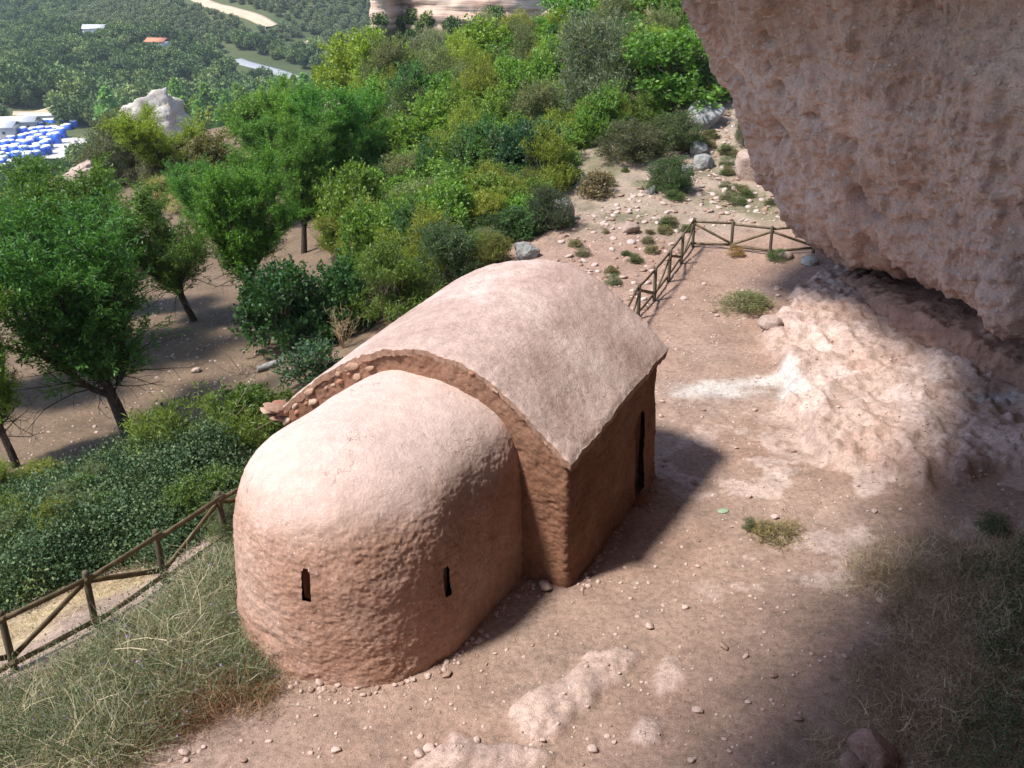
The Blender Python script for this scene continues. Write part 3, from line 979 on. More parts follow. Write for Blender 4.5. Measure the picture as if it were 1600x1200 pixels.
Ft = grid_faces(NS, NTT)
Fb = Ft[:, ::-1] + n0
b = np.concatenate([np.arange(NTT), (np.arange(1, NS) * NTT + NTT - 1), ((NS - 1) * NTT + np.arange(NTT - 2, -1, -1)), (np.arange(NS - 2, 0, -1) * NTT)])
b2 = np.roll(b, -1)
allv = np.concatenate([topv.reshape(-1, 3), botv.reshape(-1, 3)])
nb = len(b)
allv = np.concatenate([allv, allv[b], allv[b + n0]])
ii = np.arange(nb)
Fs = np.stack([2 * n0 + ii, 2 * n0 + nb + ii, 2 * n0 + nb + (ii + 1) % nb, 2 * n0 + (ii + 1) % nb], -1)
me = mesh_from("roof", allv, np.concatenate([Ft, Fb, Fs]), [M_ROOF, M_CORE], True, np.r_[np.zeros(len(Ft)), np.ones(len(Fb) + len(Fs))])
roof = obj("roof", me, chapel)

# rough stones and tile ends showing along the broken front edge of the vault
M_ST1 = mat_simple("rubble_orange", (0.33, 0.205, 0.145), 0.95, 0.1, 0.25, 2.5, 0.4, 0.05)
M_ST2 = mat_simple("rubble_tan", (0.38, 0.27, 0.20), 0.95, 0.1, 0.25, 2.5, 0.4, 0.05)
M_ST3 = mat_simple("rubble_brick", (0.30, 0.15, 0.10), 0.95, 0.1, 0.25, 2.5, 0.4, 0.05)
stm = [rock_mesh("stone", 300 + i, 3, [(M_ST1, M_ST2, M_ST1, M_ST3, M_ST1)[i]], 15, 0.25, 0.8, 0.12) for i in range(5)]
g = np.random.default_rng(3)
t = -6.14
while t < 0.02:
    left = t < -3.75
    sz = g.uniform(0.06, 0.16) if left else g.uniform(0.035, 0.075)
    if left or t > -1.5 or g.random() < 0.55:
        for row in range(2 if left else 1):
            z = float(roof_z(0.0, np.clip(t, NTs.min(), 0.1))) - (0.17 if left else 0.12) - row * sz * 1.25
            p = cw(0.055 + g.uniform(-0.035, 0.035) + 0.01 * row, t + row * 0.05, z + g.uniform(-0.02, 0.02))
            sl_a = math.atan2(float(roof_z(0.0, min(t + 0.1, 0.1)) - roof_z(0.0, max(t - 0.1, -6.05))), 0.2)
            o_ = obj("stone", stm[int(g.integers(0, 5))], chapel, p, (g.uniform(-.15, .15), g.uniform(-.2, .2) - sl_a * 0.9, math.atan2(CVV[1], CVV[0]) + g.uniform(-.2, .2)), (sz * 1.2, sz * 0.95, sz * 0.85))
    t += sz * 2.0 + g.uniform(0.0, 0.05)
# flat slabs jutting out at the left eave corner
for i, (s, t, z, a) in enumerate([(-0.05, -6.28, 1.98, 0.2), (-0.02, -6.12, 1.86, -0.1), (0.2, -6.22, 2.02, 0.4), (-0.08, -6.1, 2.1, 0.1)]):
    obj("slab", stm[(i + 1) % 5], chapel, cw(s, t, z), (0.12 * i, 0.25, a + 0.5), (0.24, 0.17, 0.055))

# apse: horseshoe plan, vertical walls running up into a low dome
AR, AC, AX = 1.98, -1.95, -2.83                         # radius, centre s, axis t
prof_r = [1.05, 1.03, 1.015, 1.0, 0.98, 0.925, 0.825, 0.665, 0.46, 0.235, 0.0]
prof_z = [-0.45, 0.0, 0.55, 1.15, 1.80, 2.36, 2.78, 3.06, 3.27, 3.39, 3.42]
pc = catmull(np.c_[prof_r, prof_z], 900)
ad = np.r_[0, np.cumsum(np.hypot(np.diff(pc[:, 0]) * AR, np.diff(pc[:, 1])))]
NV = 250
q = np.linspace(0, ad[-1], NV)
pr, pz = np.interp(q, ad, pc[:, 0]), np.interp(q, ad, pc[:, 1])
NU = 470
arc = np.pi * AR
tot = arc + 2 * (0.15 - AC)
uu = np.linspace(0, tot, NU)
strl = 0.15 - AC
ang = np.clip((uu - strl) / AR, 0, np.pi)              # 0 = right flank, pi = left flank
bs = np.where(uu < strl, 0.15 - uu, np.where(uu > strl + arc, AC + (uu - strl - arc), AC))
dirs = np.stack([-np.sin(ang), np.cos(ang)], -1)       # (s, t) outward
dirs[uu < strl] = (0, 1)
dirs[uu > strl + arc] = (0, -1)
Sa = bs[:, None] + dirs[:, 0:1] * pr[None, :] * AR
Ta = AX + dirs[:, 1:2] * pr[None, :] * AR
Za = np.broadcast_to(pz[None, :], Sa.shape).copy()
slope_n = np.gradient(np.c_[pr * AR, pz], axis=0)
nz_ = np.c_[slope_n[:, 1], -slope_n[:, 0]]
nz_ /= np.linalg.norm(nz_, axis=1, keepdims=True)
# the crown settles a little toward the tip and toward the valley side
Za = Za - sstep(1.6, 3.2, Za) * (0.05 * sstep(-0.5, -3.2, Sa) + 0.02 * sstep(-3.2, -4.8, Ta))
A3 = np.stack([Sa, Ta, Za], -1)
wl = sstep(2.9, 2.2, Za)
da = 0.06 * fbm(A3, 0.8, 3, 141) + (0.008 + 0.012 * wl) * fbm(A3 * np.array([1, 1, 1.9]), 3.0, 4, 142, 0.65) + (0.005 + 0.017 * wl) * fbm(A3 * np.array([1, 1, 1.25]), 13, 3, 143, 0.8)
da += 0.05 * sstep(0.35, 0.0, Za) * fbm(A3, 3, 3, 144)
da -= 0.05 * np.exp(-((Za - 0.55) / 0.10) ** 2) * np.exp(-((ang[:, None] - 1.75) / 0.12) ** 2)
Sa2 = Sa + dirs[:, 0:1] * nz_[None, :, 0] * da
Ta2 = Ta + dirs[:, 1:2] * nz_[None, :, 0] * da
Za2 = Za + nz_[None, :, 1] * da
AW = cw(Sa2, Ta2, Za2)

def project(P):
    c, s = math.cos(PITCH), math.sin(PITCH)
    w = EYE - P[..., 2]
    Z = P[..., 1] * c + w * s
    return np.stack([800 + FPX * P[..., 0] / Z, 600 + FPX * (w * c - P[..., 1] * s) / Z], -1), Z
pp, dep = project(AW)
facing = np.broadcast_to((dirs[:, 0] * CUV[1] + dirs[:, 1] * CVV[1] < 0.05)[:, None], Sa.shape)
Fa = grid_faces(NU, NV)
hole = np.zeros(Sa.shape, bool)
wins = []
for (wx, wy, hh) in ((478, 914, 0.56), (698, 908, 0.54)):
    d = np.hypot(pp[..., 0] - wx, pp[..., 1] - wy) + np.where(facing, 0, 1e4)
    i, j = np.unravel_index(np.argmin(d), d.shape)
    zc, uc, hwid = Za2[i, j], uu[i], 0.068
    du = np.broadcast_to(uu[:, None] - uc, Sa.shape)
    arch = zc + hh / 2 - hwid + np.sqrt(np.clip(hwid ** 2 - du ** 2, 0, None))
    hole |= (np.abs(du) < hwid) & (Za2 > zc - hh / 2) & (Za2 < arch)
    wins.append((i, j, zc, uc, hh, hwid))
Fa = Fa[~hole.ravel()[Fa].all(1)]
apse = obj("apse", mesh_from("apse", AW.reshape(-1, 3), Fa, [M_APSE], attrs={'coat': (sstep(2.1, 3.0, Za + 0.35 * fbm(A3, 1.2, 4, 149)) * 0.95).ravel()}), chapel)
for (i, j, zc, uc, hh, hwid) in wins:
    d3 = np.r_[CUV * dirs[i, 0] + CVV * dirs[i, 1], 0]
    side = np.array([-d3[1], d3[0], 0])
    base = AW[i, j] - d3 * 0.085
    h2 = hwid + 0.02
    ox = np.r_[h2, h2 * np.cos(th), -h2]
    oz = np.r_[-hh / 2 - 0.02, hh / 2 - hwid + h2 * np.sin(th), -hh / 2 - 0.02]
    out = base[None] + side[None] * ox[:, None] + np.array([0, 0, 1.0])[None] * oz[:, None]
    niche(out, -d3, 0.22, "window", apse, M_RECESS)

# ---------------------------------------------------------------- post and rail fences
def post_mesh():
    a = np.linspace(0, 2 * np.pi, 12, endpoint=False)
    rings = []
    for z, r in ((-0.35, 0.056), (0.5, 0.056), (1.06, 0.053), (1.095, 0.045), (1.105, 0.02)):
        rings.append(np.c_[r * np.cos(a), r * np.sin(a), np.full(12, z)])
    V = np.concatenate(rings)
    F = [np.stack([k * 12 + np.arange(12), k * 12 + (np.arange(12) + 1) % 12, (k + 1) * 12 + (np.arange(12) + 1) % 12, (k + 1) * 12 + np.arange(12)], -1) for k in range(4)]
    return mesh_from("post", V, F + [np.array([[48 + i for i in range(12)]])], [M_WOOD])
POST = post_mesh()
def rail_mesh():
    """half-round rail, unit length along x."""
    a = np.linspace(0, np.pi, 7)
    sec = np.c_[-0.024 + 0.05 * np.sin(a), 0.047 * np.cos(a)]
    n = len(sec)
    V, xs = [], np.linspace(0, 1, 5)
    for x in xs:
        V.append(np.c_[np.full(n, x), sec[:, 0] + 0.006 * math.sin(9 * x), sec[:, 1] * (1 + 0.06 * math.sin(13 * x + 1))])
    V = np.concatenate(V)
    F = [np.stack([k * n + np.arange(n), (k + 1) * n + np.arange(n), (k + 1) * n + (np.arange(n) + 1) % n, k * n + (np.arange(n) + 1) % n], -1) for k in range(4)]
    return mesh_from("rail", V, [np.concatenate(F), np.array([list(range(n)), list(range(5 * n - 1, 4 * n - 1, -1))])], [M_WOODRAIL], False)
RAIL = rail_mesh()
def fence(name, label, pts, diag, side, ext0=0, ext1=0):
    root = bpy.data.objects.new(name, None)
    COL.objects.link(root)
    root.location = (float(pts[0][0]), float(pts[0][1]), float(gz(pts[0][0], pts[0][1])))
    tag(root, label, "fence")
    o0 = np.array(root.location)
    g = np.random.default_rng(len(pts))
    base = [np.array([x, y, float(gz(x, y))]) for x, y in pts]
    for b_ in base:
        obj("post", POST, root, b_ - o0, (g.uniform(-.03, .03), g.uniform(-.03, .03), g.uniform(0, 6)))
    def bar(nm, a, b_):
        d = b_ - a
        L = np.linalg.norm(d)
        rot = Vector(d).to_track_quat('X', 'Z').to_euler()
        obj(nm, RAIL, root, a - o0, rot, (L, 1, 1))
    for i in range(len(base) - 1):
        a, b_ = base[i], base[i + 1]
        d = (b_ - a)[:2]
        d = d / np.linalg.norm(d)
        off = np.array([d[1], -d[0], 0]) * 0.06 * side
        al = np.r_[d, 0] * 0.07
        up = np.array([0, 0, 1.0])
        j = g.uniform(-.03, .03)
        bar("rail", a + off + up * (0.98 + j) - al, b_ + off + up * (0.98 - j) + al)
        bar("rail", a + off + up * (0.16 + j) - al, b_ + off + up * (0.18 - j) + al)
        if diag[i % 2] > 0:
            bar("brace", a - off * 0.2 + up * 0.22, b_ - off * 0.2 + up * 0.90)
        else:
            bar("brace", a - off * 0.2 + up * 0.90, b_ - off * 0.2 + up * 0.26)
    return root
LF = [on_z(*q, 0)[:2] for q in ((22, 1045), (150, 980), (257, 908), (352, 845))]
LF = [LF[0] * 2 - LF[1] + np.array([-0.05, 0.1])] + LF + [LF[3] + np.array([0.72, 1.35]), LF[3] + np.array([1.3, 2.75])]
fence("post_and_rail_fence", "weathered wooden post and rail fence among the weeds left of the apse", LF, [-1, 1], 1)
RF = [on_z(*q, 0)[:2] for q in ((972, 545), (997, 499), (1022, 472), (1044, 443), (1064, 413), (1082, 389), (1142, 393), (1202, 404), (1269, 405))]
RF.append(RF[-1] + np.array([1.4, -0.25]))
fence("post_and_rail_fence", "wooden post and rail fence turning a corner behind the chapel below the big rock", RF, [1, -1], -1)

# ---------------------------------------------------------------- vegetation prototypes
def leaf_quads(P, Dr, L, Wd, g, curl=0.0):
    """rhombic leaves at P pointing along Dr with random roll."""
    n = len(P)
    Dr = Dr / (np.linalg.norm(Dr, axis=1, keepdims=True) + 1e-9)
    r = g.normal(size=(n, 3))
    S = np.cross(Dr, r)
    S /= np.linalg.norm(S, axis=1, keepdims=True) + 1e-9
    L = (L * g.uniform(0.65, 1.25, n))[:, None]
    Wd = (Wd * g.uniform(0.7, 1.2, n))[:, None]
    nrm = np.cross(Dr, S)
    mid = P + Dr * L * 0.5 + nrm * L * curl
    V = np.stack([P, mid + S * Wd * 0.5, P + Dr * L, mid - S * Wd * 0.5], 1).reshape(-1, 3)
    F = np.arange(4 * n).reshape(n, 4)
    return V, F

def wander(p, d, length, n, g, up=0.0, jit=0.15):
    pts = [np.array(p, float)]
    d = np.array(d, float)
    d /= np.linalg.norm(d)
    for _ in range(n):
        d = d + g.normal(size=3) * jit + np.array([0, 0, up])
        d /= np.linalg.norm(d)
        pts.append(pts[-1] + d * length / n)
    return np.array(pts)

def make_almond(seed, H=6.5, W=2.6, fork=1.5, lean=(0, 0), nleaf=48000, ll=0.135, lw=0.038, bare_low=True):
    g = np.random.default_rng(seed)
    paths, twigs = [], []
    d0 = np.array([lean[0], lean[1], 1.0])
    tr = wander((0, 0, -0.25), d0, fork + 0.25, 6, g, 0.02, 0.06)
    paths.append((tr, np.linspace(0.17, 0.12, 7) * (H / 6.5)))
    top = tr[-1]
    nl = 7
    for i in range(nl):
        az = 2 * np.pi * i / nl + g.uniform(-.35, .35)
        sp = g.uniform(0.28, 0.75) if i else 0.08
        d = np.array([math.cos(az) * sp + lean[0], math.sin(az) * sp + lean[1], 1.0])
        L = (H - fork) * g.uniform(0.72, 0.98)
        st = tr[-1 - g.integers(0, 2)]
        lb = wander(st, d, L, 9, g, 0.05, 0.13)
        lb[:, :2] = top[:2] + (lb[:, :2] - top[:2]) * np.minimum(1, W / (np.hypot(*(lb[-1, :2] - top[:2])) + 0.3))
        paths.append((lb, np.linspace(0.085, 0.014, 10)))
        for j in range(1, 10):
            for _ in range(4 if j < 9 else 5):
                az2 = g.uniform(0, 2 * np.pi)
                d2 = np.array([math.cos(az2), math.sin(az2), g.uniform(0.25, 1.3)]) * 0.9 + (lb[j] - lb[j - 1]) / np.linalg.norm(lb[j] - lb[j - 1]) * 0.5
                L2 = g.uniform(0.6, 1.35) * (1.15 - 0.04 * j) * W / 2.4
                sb = wander(lb[j], d2, L2, 4, g, 0.06, 0.16)
                paths.append((sb, np.linspace(0.022, 0.006, 5)))
                for k in range(1, 5):
                    for _ in range(2):
                        d3 = (sb[k] - sb[k - 1]) / (np.linalg.norm(sb[k] - sb[k - 1]) + 1e-6) + g.normal(size=3) * 0.7 + np.array([0, 0, 0.5])
                        tw = wander(sb[k], d3, g.uniform(0.3, 0.65), 2, g, 0.02, 0.15)
                        twigs.append(tw)
    if bare_low:
        for _ in range(18):
            az = g.uniform(0, 2 * np.pi)
            st = tr[-1] + np.array([0, 0, g.uniform(-0.2, 0.7)])
            sb = wander(st, (math.cos(az), math.sin(az), g.uniform(-0.1, 0.35)), g.uniform(1.0, W * 0.95), 6, g, -0.05, 0.2)
            paths.append((sb, np.linspace(0.02, 0.004, 7)))
            for k in (2, 3, 4, 5):
                paths.append((wander(sb[k], sb[k] - sb[k - 1] + g.normal(size=3) * 0.15, 0.5, 3, g, -0.08, 0.25), np.linspace(0.008, 0.003, 4)))
    V, F = tubes(paths, 6)
    Vt, Ft_ = tubes([(t, np.array([0.006, 0.005, 0.003])) for t in twigs[::2]], 3)
    trunk = mesh_from("trunk", np.concatenate([V, Vt]), np.concatenate([F, Ft_ + len(V)]), [M_BARK])
    T = np.array(twigs)
    pick = g.integers(0, len(T), nleaf)
    f = g.uniform(0, 2, nleaf)
    i = np.minimum(f.astype(int), 1)
    f = (f - i)[:, None]
    P = T[pick, i] * (1 - f) + T[pick, i + 1] * f
    axis_ = T[pick, i + 1] - T[pick, i]
    axis_ /= np.linalg.norm(axis_, axis=1, keepdims=True)
    P = P + g.normal(size=P.shape) * 0.045
    Dr = axis_ * 0.7 + g.normal(size=P.shape) * 0.55 + np.array([0, 0, -0.15])
    V, F = leaf_quads(P, Dr, ll, lw, g, 0.06)
    crown = mesh_from("crown", V, F, [M_LEAF], False)
    return trunk, crown

def make_bush(seed, nleaf=6000, ll=0.06, lw=0.035, nstem=26, lob=9, spread=0.5, flat=1.0, airy=0.5, vertical=0.0):
    """unit bush: about 1 wide (radius .5) and 1 tall before scaling; stems part + foliage part."""
    g = np.random.default_rng(seed)
    # lobes: the shoots that make the outline uneven
    C = []
    for i in range(lob):
        az = g.uniform(0, 2 * np.pi)
        rr = 0.36 * math.sqrt(g.random())
        h = g.uniform(0.14, 0.80) * (1.05 - rr * 0.9)
        C.append((rr * math.cos(az), rr * math.sin(az), h, g.uniform(0.13, 0.24)))
    for q_ in range(5):
        C.append((0.3 * math.cos(1.26 * q_ + seed), 0.3 * math.sin(1.26 * q_ + seed), 0.15, 0.2))
    C.append((0, 0, 0.55, 0.28))
    C = np.array(C)
    stems, tips = [], []
    for k in range(nstem):
        c = C[g.integers(0, len(C))]
        tgt = c[:3] + g.normal(size=3) * c[3] * 0.7
        tgt[2] = max(tgt[2], 0.1)
        p0 = np.array([g.normal() * 0.05, g.normal() * 0.05, -0.05])
        mid = (p0 + tgt) * 0.5 + np.array([0, 0, 0.06]) + g.normal(size=3) * 0.03
        pts = catmull(np.array([p0, mid, tgt]), 6)
        stems.append((pts, np.linspace(0.013, 0.003, 6)))
    nsh = 620
    sh = []
    for k in range(nsh):
        c = C[g.integers(0, len(C))]
        n = g.normal(size=3)
        n /= np.linalg.norm(n)
        n[2] = n[2] * 0.8 + 0.25
        rr = c[3] * (g.random() ** 0.33) * g.uniform(0.75, 1.15)
        p = c[:3] + n * rr
        if p[2] < 0.03:
            p[2] = g.uniform(0.03, 0.18)
        d = n * (1 - vertical) + np.array([0, 0, 0.4 + vertical]) + g.normal(size=3) * 0.35
        d /= np.linalg.norm(d)
        sh.append((p, d, g.uniform(0.06, 0.17)))
    P0 = np.array([s[0] for s in sh])
    D0 = np.array([s[1] for s in sh])
    L0 = np.array([s[2] for s in sh])
    pick = g.integers(0, nsh, nleaf)
    f = g.random(nleaf)
    P = P0[pick] + D0[pick] * (f * L0[pick])[:, None] + g.normal(size=(nleaf, 3)) * 0.02 * (0.5 + airy)
    Dr = D0[pick] * 0.6 + g.normal(size=(nleaf, 3)) * 0.7
    V, F = leaf_quads(P, Dr, ll, lw, g, 0.05)
    fol = mesh_from("foliage", V * np.array([1, 1, flat]), F, [M_LEAF], False)
    for k in range(0, nsh, 6):
        stems.append((np.array([P0[k] - D0[k] * 0.1, P0[k], P0[k] + D0[k] * L0[k]]), np.array([0.005, 0.004, 0.002])))
    V, F = tubes(stems, 4)
    st = mesh_from("stem", V * np.array([1, 1, flat]), F, [M_TWIG])
    return st, fol

ALM = [make_almond(1, 6.4, 2.5, 1.5, (-0.22, 0.02)), make_almond(2, 6.6, 2.3, 1.4, (0.05, 0.0)), make_almond(3, 5.6, 2.4, 1.5, (-0.3, 0.0), 38000), make_almond(4, 7.0, 2.6, 1.7, (0.1, 0.05))]
BUSH = {
    'broad': [make_bush(11 + i, 11000, 0.046, 0.032) for i in range(4)],
    'fine': [make_bush(21 + i, 15000, 0.050, 0.012, 30, 11, airy=0.8) for i in range(3)],
    'broom': [make_bush(31 + i, 15000, 0.055, 0.010, 44, 9, airy=0.6, vertical=0.5) for i in range(3)],
    'small': [make_bush(41 + i, 2400, 0.085, 0.045, 14, 6) for i in range(3)],
    'tuft': [make_bush(51 + i, 2200, 0.11, 0.014, 20, 6, airy=1.0, vertical=0.5) for i in range(2)],
}
def depth_of(p):
    return p[1] * math.cos(PITCH) + (EYE - p[2]) * math.sin(PITCH)
veg_rng = np.random.default_rng(77)
def plant(name, kind, px, py, wpx, hpx, col, label, cat="bush", group=None, parts=("stem", "foliage"), idx=None, pos=None):
    if pos is None:
        h = hit(px, py)
        if h is None:
            return None
        pos = h[0]
        pos[2] = float(ground(pos[0], pos[1]))
    d = depth_of(pos)
    w = wpx * d / FPX
    hh = hpx * d / FPX / 0.97
    protos = BUSH[kind]
    st, fo = protos[(int(veg_rng.integers(0, 99)) if idx is None else idx) % len(protos)]
    root = bpy.data.objects.new(name, None)
    COL.objects.link(root)
    root.location = pos
    root.rotation_euler = (0, 0, veg_rng.uniform(0, 6.28))
    root.scale = (w, w, hh * 1.05)
    tag(root, label, cat, group)
    s = obj(parts[0], st, root)
    f = obj(parts[1], fo, root)
    f.color = tuple(col) + (1,)
    return root
def almond(idx, px, py, hpx, wscale, col, label, rot=0.0, cat="tree"):
    pos = hit(px, py)[0]
    d = depth_of(pos)
    hh = hpx * d / FPX / 0.95
    tr, cr = ALM[idx]
    H0 = (6.4, 6.6, 5.6, 7.0)[idx]
    root = bpy.data.objects.new("almond_tree", None)
    COL.objects.link(root)
    root.location = pos
    root.rotation_euler = (0, 0, rot)
    k = hh / H0
    root.scale = (k * wscale, k * wscale, k)
    tag(root, label, cat)
    obj("trunk", tr, root)
    c = obj("crown", cr, root)
    c.color = tuple(col) + (1,)
    return root

YG = (0.17, 0.245, 0.036)
BG = (0.085, 0.19, 0.03)
MG = (0.08, 0.15, 0.03)
DG = (0.032, 0.075, 0.026)
TEAL = (0.035, 0.085, 0.045)
OLV = (0.105, 0.125, 0.075)
GREY = (0.13, 0.14, 0.10)
BRM = (0.125, 0.15, 0.03)
DRY = (0.25, 0.19, 0.095)
ALMC = (0.07, 0.16, 0.026)

almond(0, 205, 682, 335, 1.2, (0.052, 0.128, 0.024), "large dark green almond tree with a leaning black trunk in the orchard")
almond(3, 120, 560, 285, 1.35, (0.068, 0.155, 0.026), "tall dense almond tree behind the leaning one at the left")
almond(1, 25, 730, 290, 0.85, (0.109, 0.208, 0.028), "light green almond tree cut by the left edge of the picture", 1.0)
almond(2, 305, 500, 195, 1.1, (0.080, 0.163, 0.032), "small almond tree with bare lower twigs and a thin leaning trunk")
almond(1, 397, 490, 225, 1.0, (0.084, 0.189, 0.026), "bright almond tree with a forked trunk beside the dark thicket", 2.1)
almond(3, 475, 395, 185, 1.0, (0.080, 0.182, 0.028), "almond tree in front of the double trunk one on the bank", 0.7)
almond(0, 512, 328, 180, 1.2, ALMC, "almond tree with a double dark trunk at the far end of the orchard", 2.6)
almond(1, 450, 300, 150, 1.2, (0.109, 0.215, 0.030), "pale almond tree behind the two orchard trees", 4.0)
almond(3, 40, 470, 150, 1.3, (0.072, 0.150, 0.032), "almond tree half hidden at the far left of the orchard", 3.0)
almond(1, 150, 500, 215, 1.2, (0.061, 0.150, 0.028), "almond tree with a broad crown between the leaning tree and the bare lower one", 5.0)
almond(0, -30, 620, 290, 1.0, (0.065, 0.150, 0.030), "almond tree mostly outside the left edge behind the light green one", 1.9)
almond(3, 435, 350, 150, 1.25, (0.085, 0.175, 0.03), "almond tree between the two dark trunked ones and the ridge", 3.4)
almond(0, 350, 395, 130, 1.2, (0.075, 0.165, 0.03), "almond tree behind the small leaning one in mid orchard", 0.4)
almond(1, 575, 310, 105, 1.3, (0.09, 0.175, 0.032), "small almond tree on the bank at the thicket edge", 2.9)
almond(2, 255, 290, 118, 1.35, (0.174, 0.247, 0.030), "round yellow-green almond tree in front of the white outcrop", 1.2)

PL = [
    ("olive_tree", 'fine', 185, 290, 100, 105, OLV, "grey olive tree beside the white outcrop on the ridge", "tree"),
    ("ridge_bush", 'broad', 335, 272, 85, 70, (0.12, 0.12, 0.045), "brownish green bush right of the round yellow-green tree", "bush"),
    ("ridge_bush", 'broom', 300, 262, 60, 40, BRM, "low olive coloured bush under the white outcrop", "bush"),
    ("ridge_bush", 'broad', 400, 215, 90, 70, BG, "light green bush on the ridge above the orchard", "bush"),
    ("ridge_tree", 'broad', 545, 150, 105, 100, YG, "wide yellow-green tree on the ridge end nearest the road", "tree"),
    ("ridge_tree", 'broad', 592, 155, 90, 98, (0.17, 0.225, 0.036), "yellow-green tree with reddish top at the ridge end", "tree"),
    ("ridge_bush", 'small', 640, 172, 62, 45, (0.17, 0.27, 0.05), "small pale bright green bush on the bare ridge patch", "bush"),
    ("olive_tree", 'fine', 672, 128, 80, 75, GREY, "grey-green olive tree below the banded cliff", "tree"),
    ("hillside_tree", 'broad', 748, 128, 118, 98, (0.135, 0.20, 0.03), "broad yellow-green fig tree below the cliff end", "tree"),
    ("hillside_bush", 'broom', 812, 76, 70, 58, (0.19, 0.21, 0.03), "yellow broom bush near the top of the slope", "bush"),
    ("hillside_tree", 'broad', 905, 66, 135, 85, BG, "bright green tree at the top of the slope", "tree"),
    ("olive_tree", 'fine', 925, 190, 135, 160, (0.11, 0.135, 0.09), "large grey-green olive tree in the middle of the slope", "tree"),
    ("olive_tree", 'fine', 962, 82, 70, 62, (0.12, 0.14, 0.095), "small grey olive tree above the large olive", "tree"),
    ("fig_tree", 'broad', 1055, 165, 170, 120, (0.085, 0.175, 0.032), "wide green fig tree against the edge of the overhanging rock", "tree"),
    ("hillside_bush", 'broom', 1000, 118, 90, 80, YG, "yellow-green bush between the large olive and the fig tree", "bush"),
    ("hillside_tree", 'broad', 1030, 60, 100, 80, (0.10, 0.17, 0.035), "leafy tree at the top edge next to the rock", "tree"),
    ("hillside_bush", 'broad', 800, 130, 95, 75, BG, "rounded bright green bush left of the large olive", "bush"),
    ("hillside_bush", 'broad', 735, 222, 95, 85, (0.115, 0.19, 0.032), "leafy yellow-green bush in the middle of the thicket", "bush"),
    ("hillside_bush", 'broad', 665, 258, 125, 90, (0.12, 0.205, 0.035), "bright leafy bush right of the orchard", "bush"),
    ("hillside_bush", 'broad', 835, 292, 115, 110, TEAL, "dark blue-green bush at the edge of the bare slope", "bush"),
    ("hillside_bush", 'broad', 760, 300, 110, 90, (0.07, 0.135, 0.03), "mid-green bush left of the dark blue-green one", "bush"),
    ("hillside_bush", 'fine', 860, 358, 75, 65, (0.055, 0.08, 0.045), "dark grey-green bush behind the grey boulder", "bush"),
    ("dry_shrub", 'small', 930, 306, 58, 42, (0.17, 0.14, 0.09), "dry grey-brown shrub alone on the bare slope", "shrub"),
    ("hillside_bush", 'fine', 1042, 298, 78, 52, (0.05, 0.095, 0.035), "dark green juniper bush among pale stones on the slope", "bush"),
    ("hillside_bush", 'fine', 1085, 155, 130, 60, (0.075, 0.105, 0.045), "dull green bush under the fig tree", "bush"),
    ("hillside_bush", 'fine', 985, 250, 110, 60, (0.085, 0.10, 0.055), "greyish bush above the dry shrub", "bush"),
    ("hillside_bush", 'fine', 1050, 232, 100, 55, (0.07, 0.10, 0.045), "dark low bush left of the grey slab boulder", "bush"),
    ("hillside_bush", 'broom', 1165, 228, 40, 70, (0.10, 0.12, 0.075), "thin grey-green shrub at the foot of the overhang", "bush"),
    ("thicket_bush", 'broad', 455, 545, 140, 150, DG, "dark green thicket bush at the edge of the orchard soil", "bush"),
    ("thicket_bush", 'broad', 530, 520, 120, 130, (0.04, 0.088, 0.028), "dense green bush behind the dry fennel stalks", "bush"),
    ("thicket_bush", 'broom', 625, 500, 150, 125, (0.085, 0.14, 0.026), "feathery yellow-green bush behind the chapel roof", "bush"),
    ("thicket_bush", 'fine', 705, 450, 120, 105, (0.055, 0.095, 0.042), "grey-green bush touching the chapel roof line", "bush"),
    ("thicket_bush", 'broom', 765, 425, 90, 60, (0.12, 0.145, 0.035), "low olive-yellow bush above the chapel ridge", "bush"),
    ("thicket_bush", 'broom', 560, 395, 120, 70, BRM, "broom bush at the end of the orchard bank", "bush"),
    ("low_shrub", 'small', 490, 598, 95, 62, (0.05, 0.10, 0.055), "small bluish green shrub beside the left chapel eave", "shrub"),
    ("bramble_bush", 'broom', 330, 740, 200, 150, (0.105, 0.165, 0.03), "yellow-green bush leaning on the bank left of the chapel", "bush"),
    ("bramble_bush", 'broad', 405, 700, 120, 110, (0.075, 0.135, 0.03), "leafy bush between the bank and the left eave", "bush"),
    ("low_shrub", 'broom', 62, 762, 95, 48, (0.17, 0.20, 0.045), "small pale yellow shrub at the orchard edge", "shrub"),
]
for a in PL:
    plant(a[0], a[1], *a[2:6], a[6], a[7], a[8])

# the rest of the thicket on the slope: individual bushes of a few sorts
FILL = [('broad', (0.105, 0.18, 0.034), "fill_green", "mid-green leafy bush packed in the thicket on the slope", "leafy green bushes of the thicket"),
        ('fine', (0.115, 0.135, 0.065), "fill_grey", "greyish fine-leaved bush packed in the thicket on the slope", "greyish bushes of the thicket"),
        ('broom', (0.165, 0.20, 0.036), "fill_yellow", "yellowish feathery bush packed in the thicket on the slope", "yellowish bushes of the thicket"),
        ('broad', (0.05, 0.095, 0.034), "fill_dark", "dark green bush packed in the thicket on the slope", "dark bushes of the thicket")]
ZONE = np.array([(545, 185), (620, 160), (700, 110), (780, 80), (860, 55), (1000, 40), (1060, 120), (1000, 215), (890, 235), (850, 330), (800, 395), (640, 470), (560, 450), (540, 340), (590, 260)], float)
g = np.random.default_rng(909)
cnt, tries, taken = 0, 0, []
